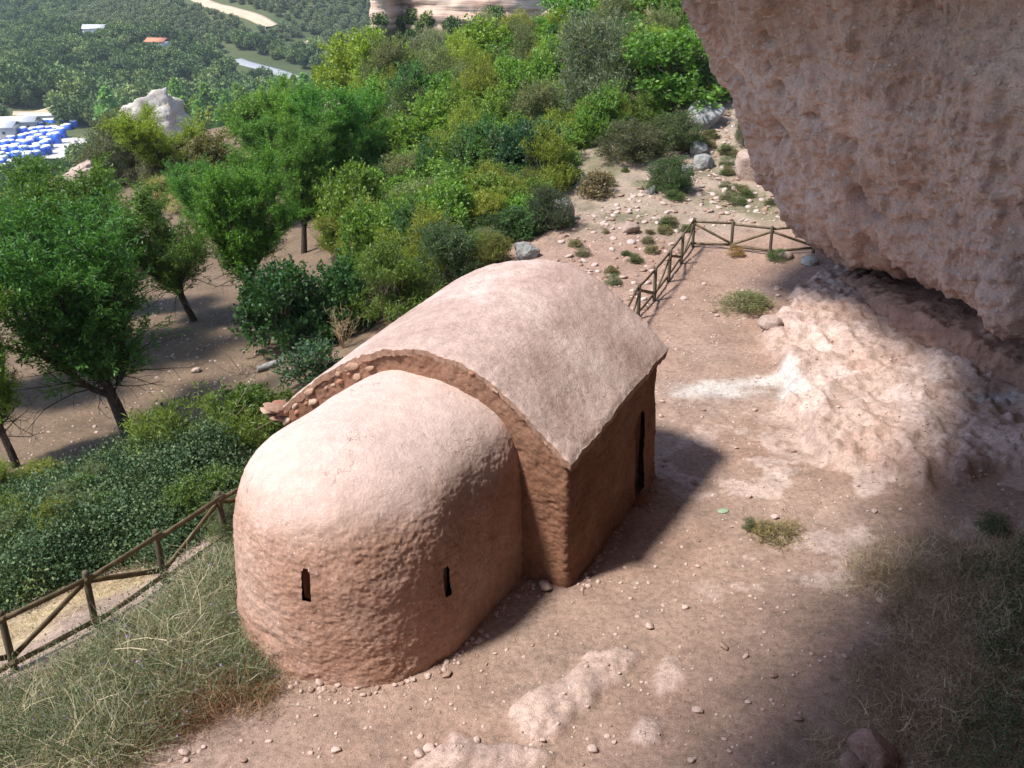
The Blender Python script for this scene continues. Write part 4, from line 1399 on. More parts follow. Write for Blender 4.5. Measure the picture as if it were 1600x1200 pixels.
while cnt < 270 and tries < 9000:
    tries += 1
    px, py = g.uniform(520, 1070), g.uniform(30, 500)
    if poly_sd(np.array([px]), np.array([py]), ZONE)[0] < 0:
        continue
    sc = 0.35 + 0.65 * (py / 450.0)
    if any(abs(px - a) < 17 * sc + 8 and abs(py - b_) < 10 * sc + 4 for a, b_ in taken):
        continue
    taken.append((px, py))
    k = g.choice(4, p=[0.42, 0.18, 0.28, 0.12])
    kd, col, _, lab, grp = FILL[k]
    w = g.uniform(60, 115) * (0.55 + 0.45 * py / 450.0)
    where = "upper slope" if py < 190 else ("middle of the slope" if py < 320 else "lower slope above the chapel")
    if plant("thicket_bush", kd, px, py, w, w * (g.uniform(0.55, 0.85) if g.random() < 0.7 else g.uniform(0.95, 1.4)), tuple(np.array(col) * g.uniform(0.9, 1.4)), lab.replace("the slope", "the " + where), "bush", grp + " on the " + where) is not None:
        cnt += 1
g = np.random.default_rng(61)
for n_ in range(60):
    px, py = g.uniform(225, 560), g.uniform(215, 345)
    if py < 300 - (px - 225) * 0.42:
        continue
    w = g.uniform(28, 62)
    plant("orchard_shrub", ('broom', 'small', 'tuft', 'fine')[n_ % 4], px, py, w, w * g.uniform(0.45, 0.8), [(0.15, 0.18, 0.05), (0.11, 0.16, 0.045), (0.26, 0.23, 0.11), (0.13, 0.145, 0.08)][n_ % 4],
          ["low yellowish shrub among the far orchard trees", "low green shrub among the far orchard trees", "tuft of dry grass among the far orchard trees", "low greyish shrub among the far orchard trees"][n_ % 4], "shrub",
          ["yellowish shrubs of the far orchard", "green shrubs of the far orchard", "dry tufts of the far orchard", "greyish shrubs of the far orchard"][n_ % 4])
# low grey shrubs and herbs on the bare slope
g = np.random.default_rng(31)
n = 0
SLZ = np.array([(880, 330), (1000, 215), (1110, 200), (1180, 260), (1260, 350), (1090, 345), (1000, 430), (960, 450), (880, 400)], float)
while n < 46:
    px, py = g.uniform(860, 1270), g.uniform(190, 450)
    if poly_sd(np.array([px]), np.array([py]), SLZ)[0] < 0:
        continue
    w = g.uniform(14, 34)
    plant("slope_herb", 'tuft' if g.random() < .5 else 'small', px, py, w, w * 0.5, [(0.11, 0.13, 0.06), (0.16, 0.15, 0.08), (0.08, 0.12, 0.045)][n % 3], "low tuft of herb dotted on the bare stony slope", "plant", "low herbs on the bare slope")
    n += 1
for px, py, w, h, col, lab in [(1158, 482, 95, 28, (0.14, 0.16, 0.07), "sparse green and straw tuft on the path below the far fence"), (1215, 408, 36, 18, (0.08, 0.15, 0.05), "small green tuft at the foot of a far fence post"),
                               (1148, 400, 30, 18, (0.26, 0.16, 0.08), "rusty dry tuft under the far fence"), (1215, 838, 85, 17, (0.20, 0.165, 0.095), "thin straw coloured tuft on the dusty ground right of the shadow"),
                               (1170, 828, 26, 20, (0.07, 0.10, 0.04), "tiny dark green tuft left of the straw one"), (1550, 832, 60, 28, (0.05, 0.085, 0.035), "dark green tuft on the shaded dust at the right")]:
    plant("grass_tuft", 'tuft', px, py, w, h, col, lab, "grass tuft")

# ---------------------------------------------------------------- scattered stuff (instances on points, one object each)
def scatter(name, protos, P, rot, scl, label, seed=0):
    """one stuff object: protos instanced on points P with per-point rotation and scale."""
    n = len(P)
    me = bpy.data.meshes.new(name)
    me.vertices.add(n)
    me.vertices.foreach_set("co", np.asarray(P, np.float32).ravel())
    for nm, tp, key, val in (("rot", 'FLOAT_VECTOR', "vector", rot), ("scl", 'FLOAT_VECTOR', "vector", scl)):
        a = me.attributes.new(nm, tp, 'POINT')
        a.data.foreach_set(key, np.asarray(val, np.float32).ravel())
    a = me.attributes.new("pick", 'INT', 'POINT')
    a.data.foreach_set("value", np.random.default_rng(seed).integers(0, len(protos), n).astype(np.int32))
    o = obj(name, me)
    ng = bpy.data.node_groups.new(name, 'GeometryNodeTree')
    ng.interface.new_socket("Geometry", in_out='INPUT', socket_type='NodeSocketGeometry')
    ng.interface.new_socket("Geometry", in_out='OUTPUT', socket_type='NodeSocketGeometry')
    N = ng.nodes
    gi, go = N.new("NodeGroupInput"), N.new("NodeGroupOutput")
    m2p = N.new("GeometryNodeMeshToPoints")
    iop = N.new("GeometryNodeInstanceOnPoints")
    ng.links.new(gi.outputs[0], m2p.inputs["Mesh"])
    ng.links.new(m2p.outputs[0], iop.inputs["Points"])
    join = N.new("GeometryNodeGeometryToInstance")
    for pm in protos[::-1]:
        src = bpy.data.objects.new(name + "_source", pm)
        oi = N.new("GeometryNodeObjectInfo")
        oi.inputs["Object"].default_value = src
        ng.links.new(oi.outputs["Geometry"], join.inputs[0])
    def named(nm, tp):
        x = N.new("GeometryNodeInputNamedAttribute")
        x.data_type = tp
        x.inputs["Name"].default_value = nm
        return x.outputs["Attribute"]
    ng.links.new(join.outputs[0], iop.inputs["Instance"])
    iop.inputs["Pick Instance"].default_value = True
    ng.links.new(named("pick", 'INT'), iop.inputs["Instance Index"])
    e2r = N.new("FunctionNodeEulerToRotation")
    ng.links.new(named("rot", 'FLOAT_VECTOR'), e2r.inputs[0])
    ng.links.new(e2r.outputs[0], iop.inputs["Rotation"])
    ng.links.new(named("scl", 'FLOAT_VECTOR'), iop.inputs["Scale"])
    ng.links.new(iop.outputs[0], go.inputs[0])
    md = o.modifiers.new("scatter", 'NODES')
    md.node_group = ng
    return tag(o, label, kind="stuff")

def poly_points(poly, n, seed):
    poly = np.asarray(poly)
    g = np.random.default_rng(seed)
    out = []
    lo, hi = poly.min(0), poly.max(0)
    while sum(map(len, out)) < n:
        q = g.uniform(lo, hi, (n * 3, 2))
        out.append(q[poly_sd(q[:, 0], q[:, 1], poly) > 0])
    return np.concatenate(out)[:n]

def clump(seed, nleaf, rad, hgt, ll, lw, up, mats, curl=0.05):
    g = np.random.default_rng(seed)
    P = g.normal(size=(nleaf, 3)) * np.array([rad, rad, hgt]) * 0.5
    P[:, 2] = np.abs(P[:, 2])
    Dr = g.normal(size=(nleaf, 3)) + np.array([0, 0, up])
    V, F = leaf_quads(P, Dr, ll, lw, g, curl)
    return mesh_from("clump", V, F, mats, False)

def stalks(seed, n, rad, hgt, w, mats, lean=0.5, seg=4, heads=0, bend=0.25):
    """thin bent stalks (two-sided strips) from the ground; optional second material for small heads."""
    g = np.random.default_rng(seed)
    V, F, mi = [], [], []
    off = 0
    for i in range(n):
        p = np.array([g.normal() * rad * .5, g.normal() * rad * .5, -0.02])
        d = np.array([g.normal() * lean, g.normal() * lean, 1.0])
        d /= np.linalg.norm(d)
        side = np.cross(d, g.normal(size=3))
        side /= np.linalg.norm(side)
        L = hgt * g.uniform(0.45, 1.15)
        pts = [p]
        for k in range(seg):
            d = d + g.normal(size=3) * bend * 0.5 + np.array([0, 0, -bend * 0.35])
            d /= np.linalg.norm(d)
            pts.append(pts[-1] + d * L / seg)
        for k, q in enumerate(pts):
            ww = w * (1 - 0.75 * k / seg)
            V += [q + side * ww * .5, q - side * ww * .5]
        for k in range(seg):
            F.append([off + 2 * k, off + 2 * k + 1, off + 2 * k + 3, off + 2 * k + 2])
            mi.append(0)
        off += 2 * (seg + 1)
        if heads and g.random() < heads:
            q = pts[-1]
            s = 0.016
            a, b_ = g.normal(size=3), g.normal(size=3)
            a /= np.linalg.norm(a)
            b_ = np.cross(a, b_)
            b_ /= np.linalg.norm(b_)
            V += [q - a * s, q - b_ * s, q + a * s, q + b_ * s]
            F.append([off, off + 1, off + 2, off + 3])
            mi.append(1)
            off += 4
    return mesh_from("stalks", np.array(V), np.array(F), mats, False, mi)

M_BRAM = mat_stuff_leaf("bramble_leaf", [(0.0, (0.045, 0.085, 0.035)), (0.5, (0.06, 0.11, 0.045)), (0.8, (0.10, 0.15, 0.07)), (1.0, (0.13, 0.165, 0.05))], 0.15, 0.6)
M_WEED = mat_stuff_leaf("weed_stalk", [(0.0, (0.15, 0.19, 0.10)), (0.35, (0.23, 0.25, 0.15)), (0.6, (0.37, 0.34, 0.22)), (1.0, (0.52, 0.43, 0.29))], 0.15, 0.7)
M_WEEDG = mat_stuff_leaf("weed_green", [(0.0, (0.07, 0.12, 0.045)), (0.6, (0.13, 0.18, 0.08)), (1.0, (0.20, 0.23, 0.13))], 0.2, 0.6)
M_STRAW = mat_stuff_leaf("dry_straw", [(0.0, (0.28, 0.20, 0.12)), (0.5, (0.44, 0.34, 0.22)), (1.0, (0.60, 0.50, 0.36))], 0.1, 0.8)
M_RUST = mat_stuff_leaf("rusty_dead_weed", [(0.0, (0.13, 0.07, 0.04)), (1.0, (0.27, 0.16, 0.085))], 0.1, 0.8)
M_FLOW = mat_simple("purple_flower", (0.30, 0.18, 0.45), 0.7)

def put(poly, n, seed, smin, smax, zoff=0.0, tilt=0.25):
    q = poly_points(poly, n, seed)
    g = np.random.default_rng(seed + 1)
    z = gz(q[:, 0], q[:, 1])
    P = np.c_[q, z + zoff]
    rot = np.c_[g.normal(size=(n, 2)) * tilt, g.uniform(0, 6.28, n)]
    s = g.uniform(smin, smax, n)
    return P, rot, np.c_[s, s, s]

# bramble bank beyond the near fence
BRP = np.vstack([wpoly([(405, 800), (300, 862), (262, 885), (205, 872), (90, 915), (0, 968)], -0.5), wpoly([(-160, 900), (-60, 800), (0, 775), (120, 745), (260, 720), (420, 690)], -1.6)])
bq = poly_points(BRP, 1500, 3)
g = np.random.default_rng(4)
sdb = poly_sd(bq[:, 0], bq[:, 1], BRP)
mound = 0.85 * sstep(0, 1.0, sdb) * (0.65 + 1.1 * fbm(np.c_[bq, bq[:, 0] * 0], 0.6, 3, 6))
zz_ = gz(bq[:, 0], bq[:, 1]) + mound * (1 - 0.75 * g.random(len(bq)) ** 2.2)
scatter("brambles", [clump(60 + i, 260, 0.42, 0.34, 0.062, 0.042, 0.7, [M_BRAM]) for i in range(4)], np.c_[bq, zz_], np.c_[g.normal(size=(len(bq), 2)) * 0.45, g.uniform(0, 6.28, len(bq))], np.repeat(g.uniform(0.75, 1.3, len(bq))[:, None], 3, 1), "dark green bramble bank beyond the near fence")
g = np.random.default_rng(19)
for n_ in range(26):
    px, py = g.uniform(-10, 370), 0
    py = g.uniform(775, 880) - 0.12 * px
    w = g.uniform(50, 100)
    kd = ('broad', 'fine', 'broom')[n_ % 3]
    plant("bramble_bush", kd, px, py, w, w * g.uniform(0.75, 1.05), [(0.09, 0.15, 0.045), (0.12, 0.15, 0.08), (0.15, 0.19, 0.045)][n_ % 3], ("loose leafy green shrub rising out of the bramble bank", "greyish fine-leaved shrub rising out of the bramble bank", "yellowish feathery shrub rising out of the bramble bank")[n_ % 3], "bush", ("leafy shrubs in the bramble bank", "greyish shrubs in the bramble bank", "yellowish shrubs in the bramble bank")[n_ % 3])
# tangle of weeds between fence and apse
WDP = wpoly([(-120, 1105), (10, 1082), (150, 1010), (262, 936), (345, 868), (398, 835), (398, 985), (428, 1045), (418, 1085), (330, 1112), (240, 1165), (190, 1215), (-120, 1230)])
P, rt, sc = put(WDP, 620, 8, 0.65, 1.15)
sdw = poly_sd(P[:, 0], P[:, 1], WDP)
sc *= (0.45 + 0.55 * sstep(0, 0.7, sdw))[:, None]
sc *= (0.75 + 0.6 * sstep(-0.2, 0.4, fbm(np.c_[P[:, :2], P[:, 0] * 0], 1.1, 3, 12)))[:, None]
scatter("weeds", [stalks(70 + i, 44, 0.45, 0.78, 0.010, [M_WEED, M_FLOW], 0.85, 5, 0.04, 0.45) for i in range(4)], P, rt, sc, "tangle of tall dry and green weeds between the near fence and the apse")
P, rt, sc = put(WDP, 430, 9, 0.5, 1.15)
scatter("undergrowth", [clump(80 + i, 120, 0.40, 0.42, 0.065, 0.016, 0.8, [M_WEEDG]) for i in range(3)], P, rt, sc, "fine green undergrowth among the tall weeds")
RSP = wpoly([(230, 1110), (300, 1070), (410, 1050), (425, 1085), (330, 1115), (240, 1170), (180, 1190)])
P, rt, sc = put(RSP, 170, 10, 0.7, 1.3)
scatter("dead_weeds", [stalks(90 + i, 70, 0.40, 0.36, 0.008, [M_RUST], 1.1, 4, 0, 0.6) for i in range(2)], P, rt, sc, "rusty brown dead weeds at the edge of the path")
P, rt, sc = put(np.array(STRAW), 150, 12, 0.4, 0.9)
scatter("straw", [stalks(95 + i, 50, 0.5, 0.22, 0.008, [M_STRAW], 1.6, 3, 0, 0.4) for i in range(2)], P, rt, sc, "flattened yellow straw beyond the near fence")
# dry grass in the shaded corner at right
DGP = wpoly([(1290, 880), (1345, 838), (1480, 828), (1640, 850), (1700, 1000), (1700, 1230), (1240, 1230), (1215, 1180), (1300, 1120), (1345, 1040), (1400, 1000), (1350, 930), (1310, 920)], 0.2)
P, rt, sc = put(DGP, 560, 14, 0.5, 1.1)
sdw = poly_sd(P[:, 0], P[:, 1], DGP)
sc *= (0.5 + 0.5 * sstep(0, 0.8, sdw))[:, None]
scatter("dry_grass", [stalks(100 + i, 60, 0.5, 0.45, 0.0105, [M_STRAW], 0.95, 4, 0, 0.45) for i in range(3)], P, rt, sc, "pale dry grass in the shaded corner at the right")
GRP = wpoly([(1500, 880), (1640, 850), (1700, 1000), (1700, 1230), (1420, 1230), (1480, 1130), (1540, 1080), (1520, 980), (1450, 920)], 0.2)
P, rt, sc = put(GRP, 170, 15, 0.6, 1.1)
scatter("green_weeds", [clump(110 + i, 130, 0.36, 0.34, 0.05, 0.022, 0.8, [M_BRAM]) for i in range(3)], P, rt, sc, "dark green weeds along the right edge")
P, rt, sc = put(wpoly([(1400, 900), (1600, 880), (1640, 1150), (1400, 1200), (1340, 1100)], 0.2), 130, 16, 0.5, 1.0)
scatter("brown_weeds", [stalks(120 + i, 60, 0.45, 0.34, 0.008, [M_RUST], 0.9, 4, 0, 0.5) for i in range(2)], P, rt, sc, "brown dead weeds mixed in the dry grass")

# ---------------------------------------------------------------- stones
PEB = [rock_mesh("pebble", 400 + i, 2, [(M_PEBA, M_PEBA, M_PEBC, M_PEBA, M_PEBB)[i]], 5, 0.2, 0.7, 0) for i in range(5)]
PEBS = [rock_mesh("scree_stone", 420 + i, 2, [(M_PEBA, M_PEBB, M_PEBC, M_PEBC)[i]], 6, 0.2, 0.7, 0) for i in range(4)]
def on_ground(poly, n, seed, smin, smax, pw=3.0):
    q = poly_points(poly, n, seed)
    g = np.random.default_rng(seed)
    s = smin + (smax - smin) * g.random(n) ** pw
    P = np.c_[q, gz(q[:, 0], q[:, 1]) + s * 0.12]
    return P, np.c_[g.uniform(-.5, .5, (n, 2)), g.uniform(0, 6.28, n)], s[:, None] * np.c_[g.uniform(0.8, 1.4, n), np.ones(n), g.uniform(.6, 1, n)]
PLAT = np.array([(-6.8, 8.0), (8.5, 8.0), (11.5, 19), (11, 33.5), (6.5, 34), (3.4, 25.5), (-0.5, 20), (-5, 14), (-4.4, 11)])
P, rt, sc = on_ground(PLAT, 12000, 21, 0.006, 0.042, 6)
scatter("gravel", PEB, P, rt, sc, "small loose pebbles on the pinkish dirt")
SLP = wpoly([(880, 340), (1010, 300), (1110, 180), (1180, 240), (1260, 350), (1090, 350), (1000, 480), (930, 450), (860, 400)], 0.4)
P, rt, sc = on_ground(SLP, 2100, 22, 0.02, 0.16, 3)
scatter("scree", PEBS, P, rt, sc, "pale broken stones strewn on the slope behind the chapel")
P, rt, sc = on_ground(wpoly([(0, 760), (250, 690), (440, 620), (540, 560), (400, 480), (250, 450), (180, 560), (0, 700)], -2.9), 700, 23, 0.015, 0.07, 3)
scatter("orchard_litter", PEB, P, rt, sc, "small stones on the brown orchard soil")
q = poly_points(PLAT, 520, 27)
g = np.random.default_rng(28)
scatter("straw_litter", [stalks(130 + i, 3, 0.3, 0.16, 0.006, [M_STRAW], 2.2, 3, 0, 0.5) for i in range(4)], np.c_[q, gz(q[:, 0], q[:, 1]) + 0.012], np.c_[np.zeros((520, 2)), g.uniform(0, 6.28, 520)], np.repeat(g.uniform(0.5, 1.3, 520)[:, None], 3, 1), "stray bits of dry straw lying on the dirt")
# crumbled plaster and grit gathered along the foot of the walls
g = np.random.default_rng(33)
ka = g.integers(0, NU, 520)
ro = AR * 1.03 + 0.03 + np.abs(g.normal(size=520)) * 0.13
wq = cw(bs[ka] + dirs[ka, 0] * ro, AX + dirs[ka, 1] * ro, 0)[:, :2]
kb = g.uniform(0, LEN, 240)
wq = np.concatenate([wq, cw(kb, 0.14 + np.abs(g.normal(size=240)) * 0.12, 0)[:, :2]])
sg_ = 0.008 + 0.05 * g.random(len(wq)) ** 4
scatter("wall_rubble", PEB[:4], np.c_[wq, gz(wq[:, 0], wq[:, 1]) + sg_ * 0.1], np.c_[g.uniform(-.5, .5, (len(wq), 2)), g.uniform(0, 6.28, len(wq))], np.repeat(sg_[:, None], 3, 1), "crumbled plaster and grit along the foot of the chapel walls")
q = poly_points(PLAT, 900, 29)
scatter("clods", [rock_mesh("clod", 440 + i, 1, [M_PEBC], 3, 0.25, 0.7, 0) for i in range(3)], np.c_[q, gz(q[:, 0], q[:, 1])], np.c_[np.zeros((900, 2)), g.uniform(0, 6.28, 900)], np.repeat(g.uniform(0.008, 0.03, 900)[:, None], 3, 1), "dark crumbs of earth on the dirt")
# individual loose stones one can pick out
PKM = [rock_mesh("loose_stone", 430 + i, 3, [(M_PEBA, M_PEBA, M_PEBC, M_PEBA, M_PEBA, M_PEBC)[i]], 13, 0.25, 0.62, 0.1) for i in range(6)]
def stone(px, py, wpx, label=None, group=None, name="loose_stone", me=None, hr=0.7, rot=None):
    h = hit(px, py)
    p = h[0]
    p[2] = float(gz(p[0], p[1]))
    s = wpx * depth_of(p) / FPX / 2 * (0.82 if me is None else 1.0)
    g = veg_rng
    o = obj(name, me or PKM[int(g.integers(0, 6))], None, (p[0], p[1], p[2] + s * hr * 0.45), (g.uniform(-.3, .3), g.uniform(-.3, .3), g.uniform(0, 6.28)) if rot is None else rot, (s * 1.05, s * 0.9, s * hr / 0.75))
    return tag(o, label or "fist sized pinkish brown stone lying on the trodden dirt", "stone", group or (None if label else "loose stones on the dirt"))
for px, py, w in [(380, 1192, 18), (525, 1174, 20), (289, 1178, 22), (318, 1170, 12), (290, 1190, 14), (848, 1160, 14), (925, 1172, 22), (640, 1108, 10), (670, 1170, 24), (745, 1158, 16), (655, 1180, 26), (1015, 980, 22),
                  (1090, 1112, 22), (1165, 1027, 14), (1320, 1027, 14), (1085, 1110, 16), (1375, 940, 18), (1245, 1125, 20), (1168, 1100, 12), (1208, 1058, 16), (1130, 1012, 22), (1070, 950, 14), (1170, 777, 16), (1090, 885, 10), (1185, 590, 12),
                  (1180, 640, 12), (1214, 452, 16), (1215, 462, 10), (1116, 488, 12), (1120, 495, 10), (1068, 468, 14), (1100, 640, 10), (1150, 700, 10), (1240, 705, 12), (1210, 810, 18), (960, 1160, 12), (1365, 800, 14), (1033, 650, 12), (1035, 628, 11),
                  (760, 1040, 9), (752, 1050, 8), (832, 1010, 9), (575, 1180, 9), (470, 1082, 10), (545, 1095, 9), (1100, 445, 12), (1160, 455, 10), (1230, 470, 10), (1080, 1190, 16), (1140, 1175, 12)]:
    stone(px, py, w)
for px, py, w in [(500, 1068, 22), (528, 1071, 16), (560, 1074, 20), (472, 1060, 18), (590, 1076, 14), (645, 1064, 14), (617, 1072, 12)]:
    stone(px, py, w, "rounded stone lodged at the foot of the apse wall", "stones at the foot of the apse")
stone(699, 1057, 20, "brown angular stone alone in front of the apse")
stone(852, 918, 34, "brown stone in the shade where apse and nave meet")
stone(1085, 755, 16, "pale grey stone in the shadow of the chapel")
M_RED = mat_rock("reddish_stone", (0.30, 0.17, 0.13), (0.38, 0.235, 0.19), (0.44, 0.30, 0.25), pebble=9, stain=(0.22, 0.13, 0.10), bs=0.4, fs=4)
big = rock_mesh("boulder", 501, 4, [M_RED], 6, 0.12, 0.85, 0.03)
stone(1362, 1185, 74, "smooth pink boulder half hidden in dry grass at the bottom edge", None, "boulder", big, 0.85, (0.1, 0.1, 0.5))
stone(1330, 1196, 46, "smaller pink boulder touching the smooth one at the bottom edge", None, "boulder", rock_mesh("boulder", 502, 3, [M_RED], 6), 0.6)
stone(1182, 275, 78, "squarish orange boulder at the foot of the overhanging rock", None, "boulder", rock_mesh("boulder", 503, 4, [M_PINK], 22, 0.2, 0.95, 0.06), 0.75, (0.05, 0.1, 0.2))
gb = [rock_mesh("boulder", 510 + i, 4, [M_GREY], 9, 0.2, 0.9, 0.08) for i in range(4)]
stone(1097, 195, 66, "long dark grey slab of rock tilted on the slope", None, "boulder", gb[0], 0.62, (0.1, -0.45, 0.6))
stone(1090, 243, 36, "pale grey rock above the rounded boulder on the slope", None, "boulder", gb[1], 0.9)
stone(1097, 260, 38, "rounded grey and tan boulder on the slope below the slab", None, "boulder", gb[2], 0.7)
stone(1070, 272, 26, "grey rock behind the dark juniper bush", None, "boulder", gb[3], 0.8)
stone(1019, 302, 20, "small pale blue-grey rock beside the juniper bush", None, "boulder", gb[1], 0.8)
stone(878, 345, 42, "grey boulder standing at the lower edge of the thicket", None, "boulder", gb[2], 1.1)
stone(822, 402, 44, "dark grey rock just above the chapel ridge", None, "boulder", gb[3], 0.7)
stone(718, 365, 34, "pale grey rock showing inside the thicket", None, "boulder", rock_mesh("boulder", 520, 3, [M_WHITE], 8, 0.2), 0.9)
stone(984, 362, 32, "pinkish boulder on the scree left of the fence", None, "boulder", rock_mesh("boulder", 521, 3, [M_PINK], 7), 0.8)
stone(1228, 404, 26, "flat tan stone under the far fence rail", None, "boulder", rock_mesh("boulder", 522, 3, [M_PINK], 7), 0.6)
stone(1265, 412, 30, "pale flat stone at the last post of the far fence", None, "boulder", rock_mesh("boulder", 523, 3, [M_WHITE], 7), 0.5)
stone(1152, 300, 20, "brown stone in front of the orange boulder", None, "boulder", rock_mesh("boulder", 524, 3, [M_PINK], 7), 0.8)
stone(308, 582, 16, "pale stone lying on the orchard soil", None, "loose_stone", PKM[0])
stone(1200, 527, 40, "lumpy pink rock at the point of the ledge", None, "boulder", rock_mesh("boulder", 525, 4, [M_PINK], 5), 0.6)
# rubble heap at the right edge under the crevice
for i, (px, py) in enumerate([(1588, 618), (1596, 630), (1580, 628), (1594, 612)]):
    stone(px, py, 15, "blue-grey rubble stone below the crevice at the right edge", "rubble under the crevice", "rubble_stone", gb[i % 4])
# white outcrop on the ridge at left, and the tilted one in front of it
wr = rock_mesh("rock_outcrop", 530, 5, [M_WHITE], 11, 0.25, 1.0, 0.2)
o = obj("rock_outcrop", wr, None, on_y(236, 190, 80) - np.array([0, 0, 0.6]), (0.1, 0.15, 0.4), (4.2, 2.8, 3.3))
tag(o, "white rock outcrop with brown top standing on the ridge at left", "rock")
o = obj("rock_outcrop", rock_mesh("rock_outcrop", 531, 5, [M_PINK], 9, 0.2, 1.0, 0.2), None, on_y(120, 268, 62) - np.array([0, 0, 0.4]), (0.2, -0.5, 0.3), (1.5, 1.3, 0.85))
tag(o, "low tilted pale rock left of the grey olive tree", "rock")
# a stake, a log, twigs and fennel
def tube_obj(name, pts, rad, m, label=None, cat=None, sides=7, parent=None):
    V, F = tubes([(np.array(pts), np.array(rad))], sides)
    o = obj(name, mesh_from(name, V, F, [m]), parent)
    if label:
        tag(o, label, cat)
    return o
p = hit(257, 652)[0]
tube_obj("stake", [p - [0, 0, .2], p + [0, 0, .25], p + [-.02, 0, .5]], [.045, .045, .04], M_WOOD, "short wooden stake in the shaded orchard soil", "stake")
p = hit(425, 575)[0]
tube_obj("fallen_log", [p + [-.45, -.25, .06], p + [0, 0, .12], p + [.35, .3, .16]], [.09, .12, .08], M_GREY, "grey weathered log lying at the orchard edge", "log")
g = np.random.default_rng(8)
p = hit(395, 578)[0]
V, F = tubes([(wander(p + [g.normal() * .3, g.normal() * .2, .02], (g.normal(), g.normal(), .3), g.uniform(.5, 1.2), 5, g, -.03, .2), np.linspace(.012, .004, 6)) for _ in range(26)], 4)
tag(obj("brushwood", mesh_from("brushwood", V, F, [M_TWIG])), "heap of dead grey twigs beside the weathered log", "brushwood")
p = hit(912, 930)[0]
tube_obj("stick", [p, p + [0.0, 0.02, .16], p + [.02, .0, .33]], [.006, .006, .004], M_BARK, "thin dark stick standing in the dirt by the nave corner", "stick", 5)
p = hit(536, 545)[0]
paths = []
for i in range(12):
    st = wander(p, (g.normal() * .35, g.normal() * .35, 1), g.uniform(.8, 1.5), 6, g, 0, .1)
    paths.append((st, np.linspace(.012, .004, 7)))
    for k in (3, 4, 5, 6):
        for _ in range(3):
            paths.append((wander(st[k], (g.normal(), g.normal(), .8), .28, 3, g, .05, .15), np.linspace(.006, .003, 4)))
V, F = tubes(paths, 4)
tag(obj("dry_fennel", mesh_from("dry_fennel", V, F, [mat_simple("dry_stalk", (0.36, 0.26, 0.15), 0.9)])), "dry beige fennel stalks behind the left chapel roof", "plant")
p = hit(1130, 799)[0]
sv, sf = ICO[2]
o = obj("green_stone", rock_mesh("green_stone", 601, 2, [mat_simple("green_slab", (0.26, 0.34, 0.22), 0.8)], 5, 0.1, 0.5), None, p + [0, 0, .02], (0, 0, .4), (.13, .09, .05))
tag(o, "pale green flat stone at the edge of the chapel shadow", "stone")

# ---------------------------------------------------------------- valley: yard, road, trees
M_ROADM = mat_simple("asphalt", (0.30, 0.31, 0.33), 0.85, 0.2, 0.1, 0.5)
M_TRACK = mat_simple("pale_track", (0.50, 0.38, 0.27), 0.95, 0.1, 0.15, 0.1)
M_SHED = mat_simple("shed_roof", (0.62, 0.61, 0.60), 0.6, 0.3, 0.12, 0.4)
M_SHEDW = mat_simple("shed_wall", (0.55, 0.52, 0.48), 0.8, 0.2, 0.1, 0.4)
M_BLUE = mat_simple("blue_plastic", (0.03, 0.12, 0.62), 0.45, 0.4, 0.3, 0.8)
M_WRAP = mat_simple("white_wrap", (0.78, 0.80, 0.84), 0.45, 0.4, 0.08, 0.8)
M_TILE = mat_simple("clay_tile", (0.50, 0.20, 0.12), 0.8)
def strip(name, pix, width, m, label, lift=0.4, edge=None):
    c = np.array([hit(*q)[0][:2] for q in pix])
    c = catmull(c, 60)
    t = np.gradient(c, axis=0)
    t /= np.linalg.norm(t, axis=1, keepdims=True)
    nn = np.c_[-t[:, 1], t[:, 0]]
    V = []
    for w in (-.5, -.25, 0, .25, .5):
        q = c + nn * width * w
        V.append(np.c_[q, np.maximum.reduce([ground(q[:, 0], q[:, 1], False), ground(c[:, 0], c[:, 1], False)]) + lift])
    V = np.stack(V, 1)
    # skirt so the strip is a bank, not a floating sheet
    lo = V[:, [0, 4]].copy()
    lo[..., 2] -= 3.0
    V = np.concatenate([lo[:, :1], V, lo[:, 1:]], 1)
    o = obj(name, mesh_from(name, V.reshape(-1, 3), grid_faces(60, 7), [m]))
    tag(o, label, kind="structure")
    return c
roads = []
roads.append(strip("road", [(368, 94), (398, 103), (425, 110), (452, 119), (480, 130), (520, 147)], 9, M_ROADM, "grey valley road seen between the trees"))
roads.append(strip("dirt_track", [(285, -12), (320, 4), (360, 16), (400, 28), (425, 42)], 9, M_TRACK, "pale firebreak track across the far hillside"))
roads.append(strip("dirt_track", [(455, 78), (475, 70), (490, 64)], 5, M_TRACK, "short pale track below the far hillside"))
roads.append(strip("dirt_track", [(20, 180), (60, 178), (92, 170), (100, 160)], 8, M_TRACK, "pale dirt track behind the storage yard"))
yard_c = hit(45, 222)[0]
YZ = -61.6
yx = np.linspace(-60, 30, 12)
yy = np.linspace(-36, 24, 10)
YX, YY = np.meshgrid(yx, yy, indexing='ij')
tag(obj("storage_yard", mesh_from("storage_yard", np.stack([yard_c[0] + YX, yard_c[1] + YY, np.full_like(YX, YZ)], -1).reshape(-1, 3), grid_faces(12, 10), [mat_simple("yard_concrete", (0.48, 0.45, 0.42), 0.9, 0.1, 0.1, 0.3)])), "pale concrete storage yard on the valley floor", kind="structure")
def boxm(name, sx, sy, sz, mats, roofh=0.0):
    x, y = sx / 2, sy / 2
    V = [(-x, -y, 0), (x, -y, 0), (x, y, 0), (-x, y, 0), (-x, -y, sz), (x, -y, sz), (x, y, sz), (-x, y, sz)]
    F = [[0, 1, 5, 4], [1, 2, 6, 5], [2, 3, 7, 6], [3, 0, 4, 7], [4, 5, 6, 7], [3, 2, 1, 0]]
    return mesh_from(name, np.array(V, float), np.array(F), mats, False)
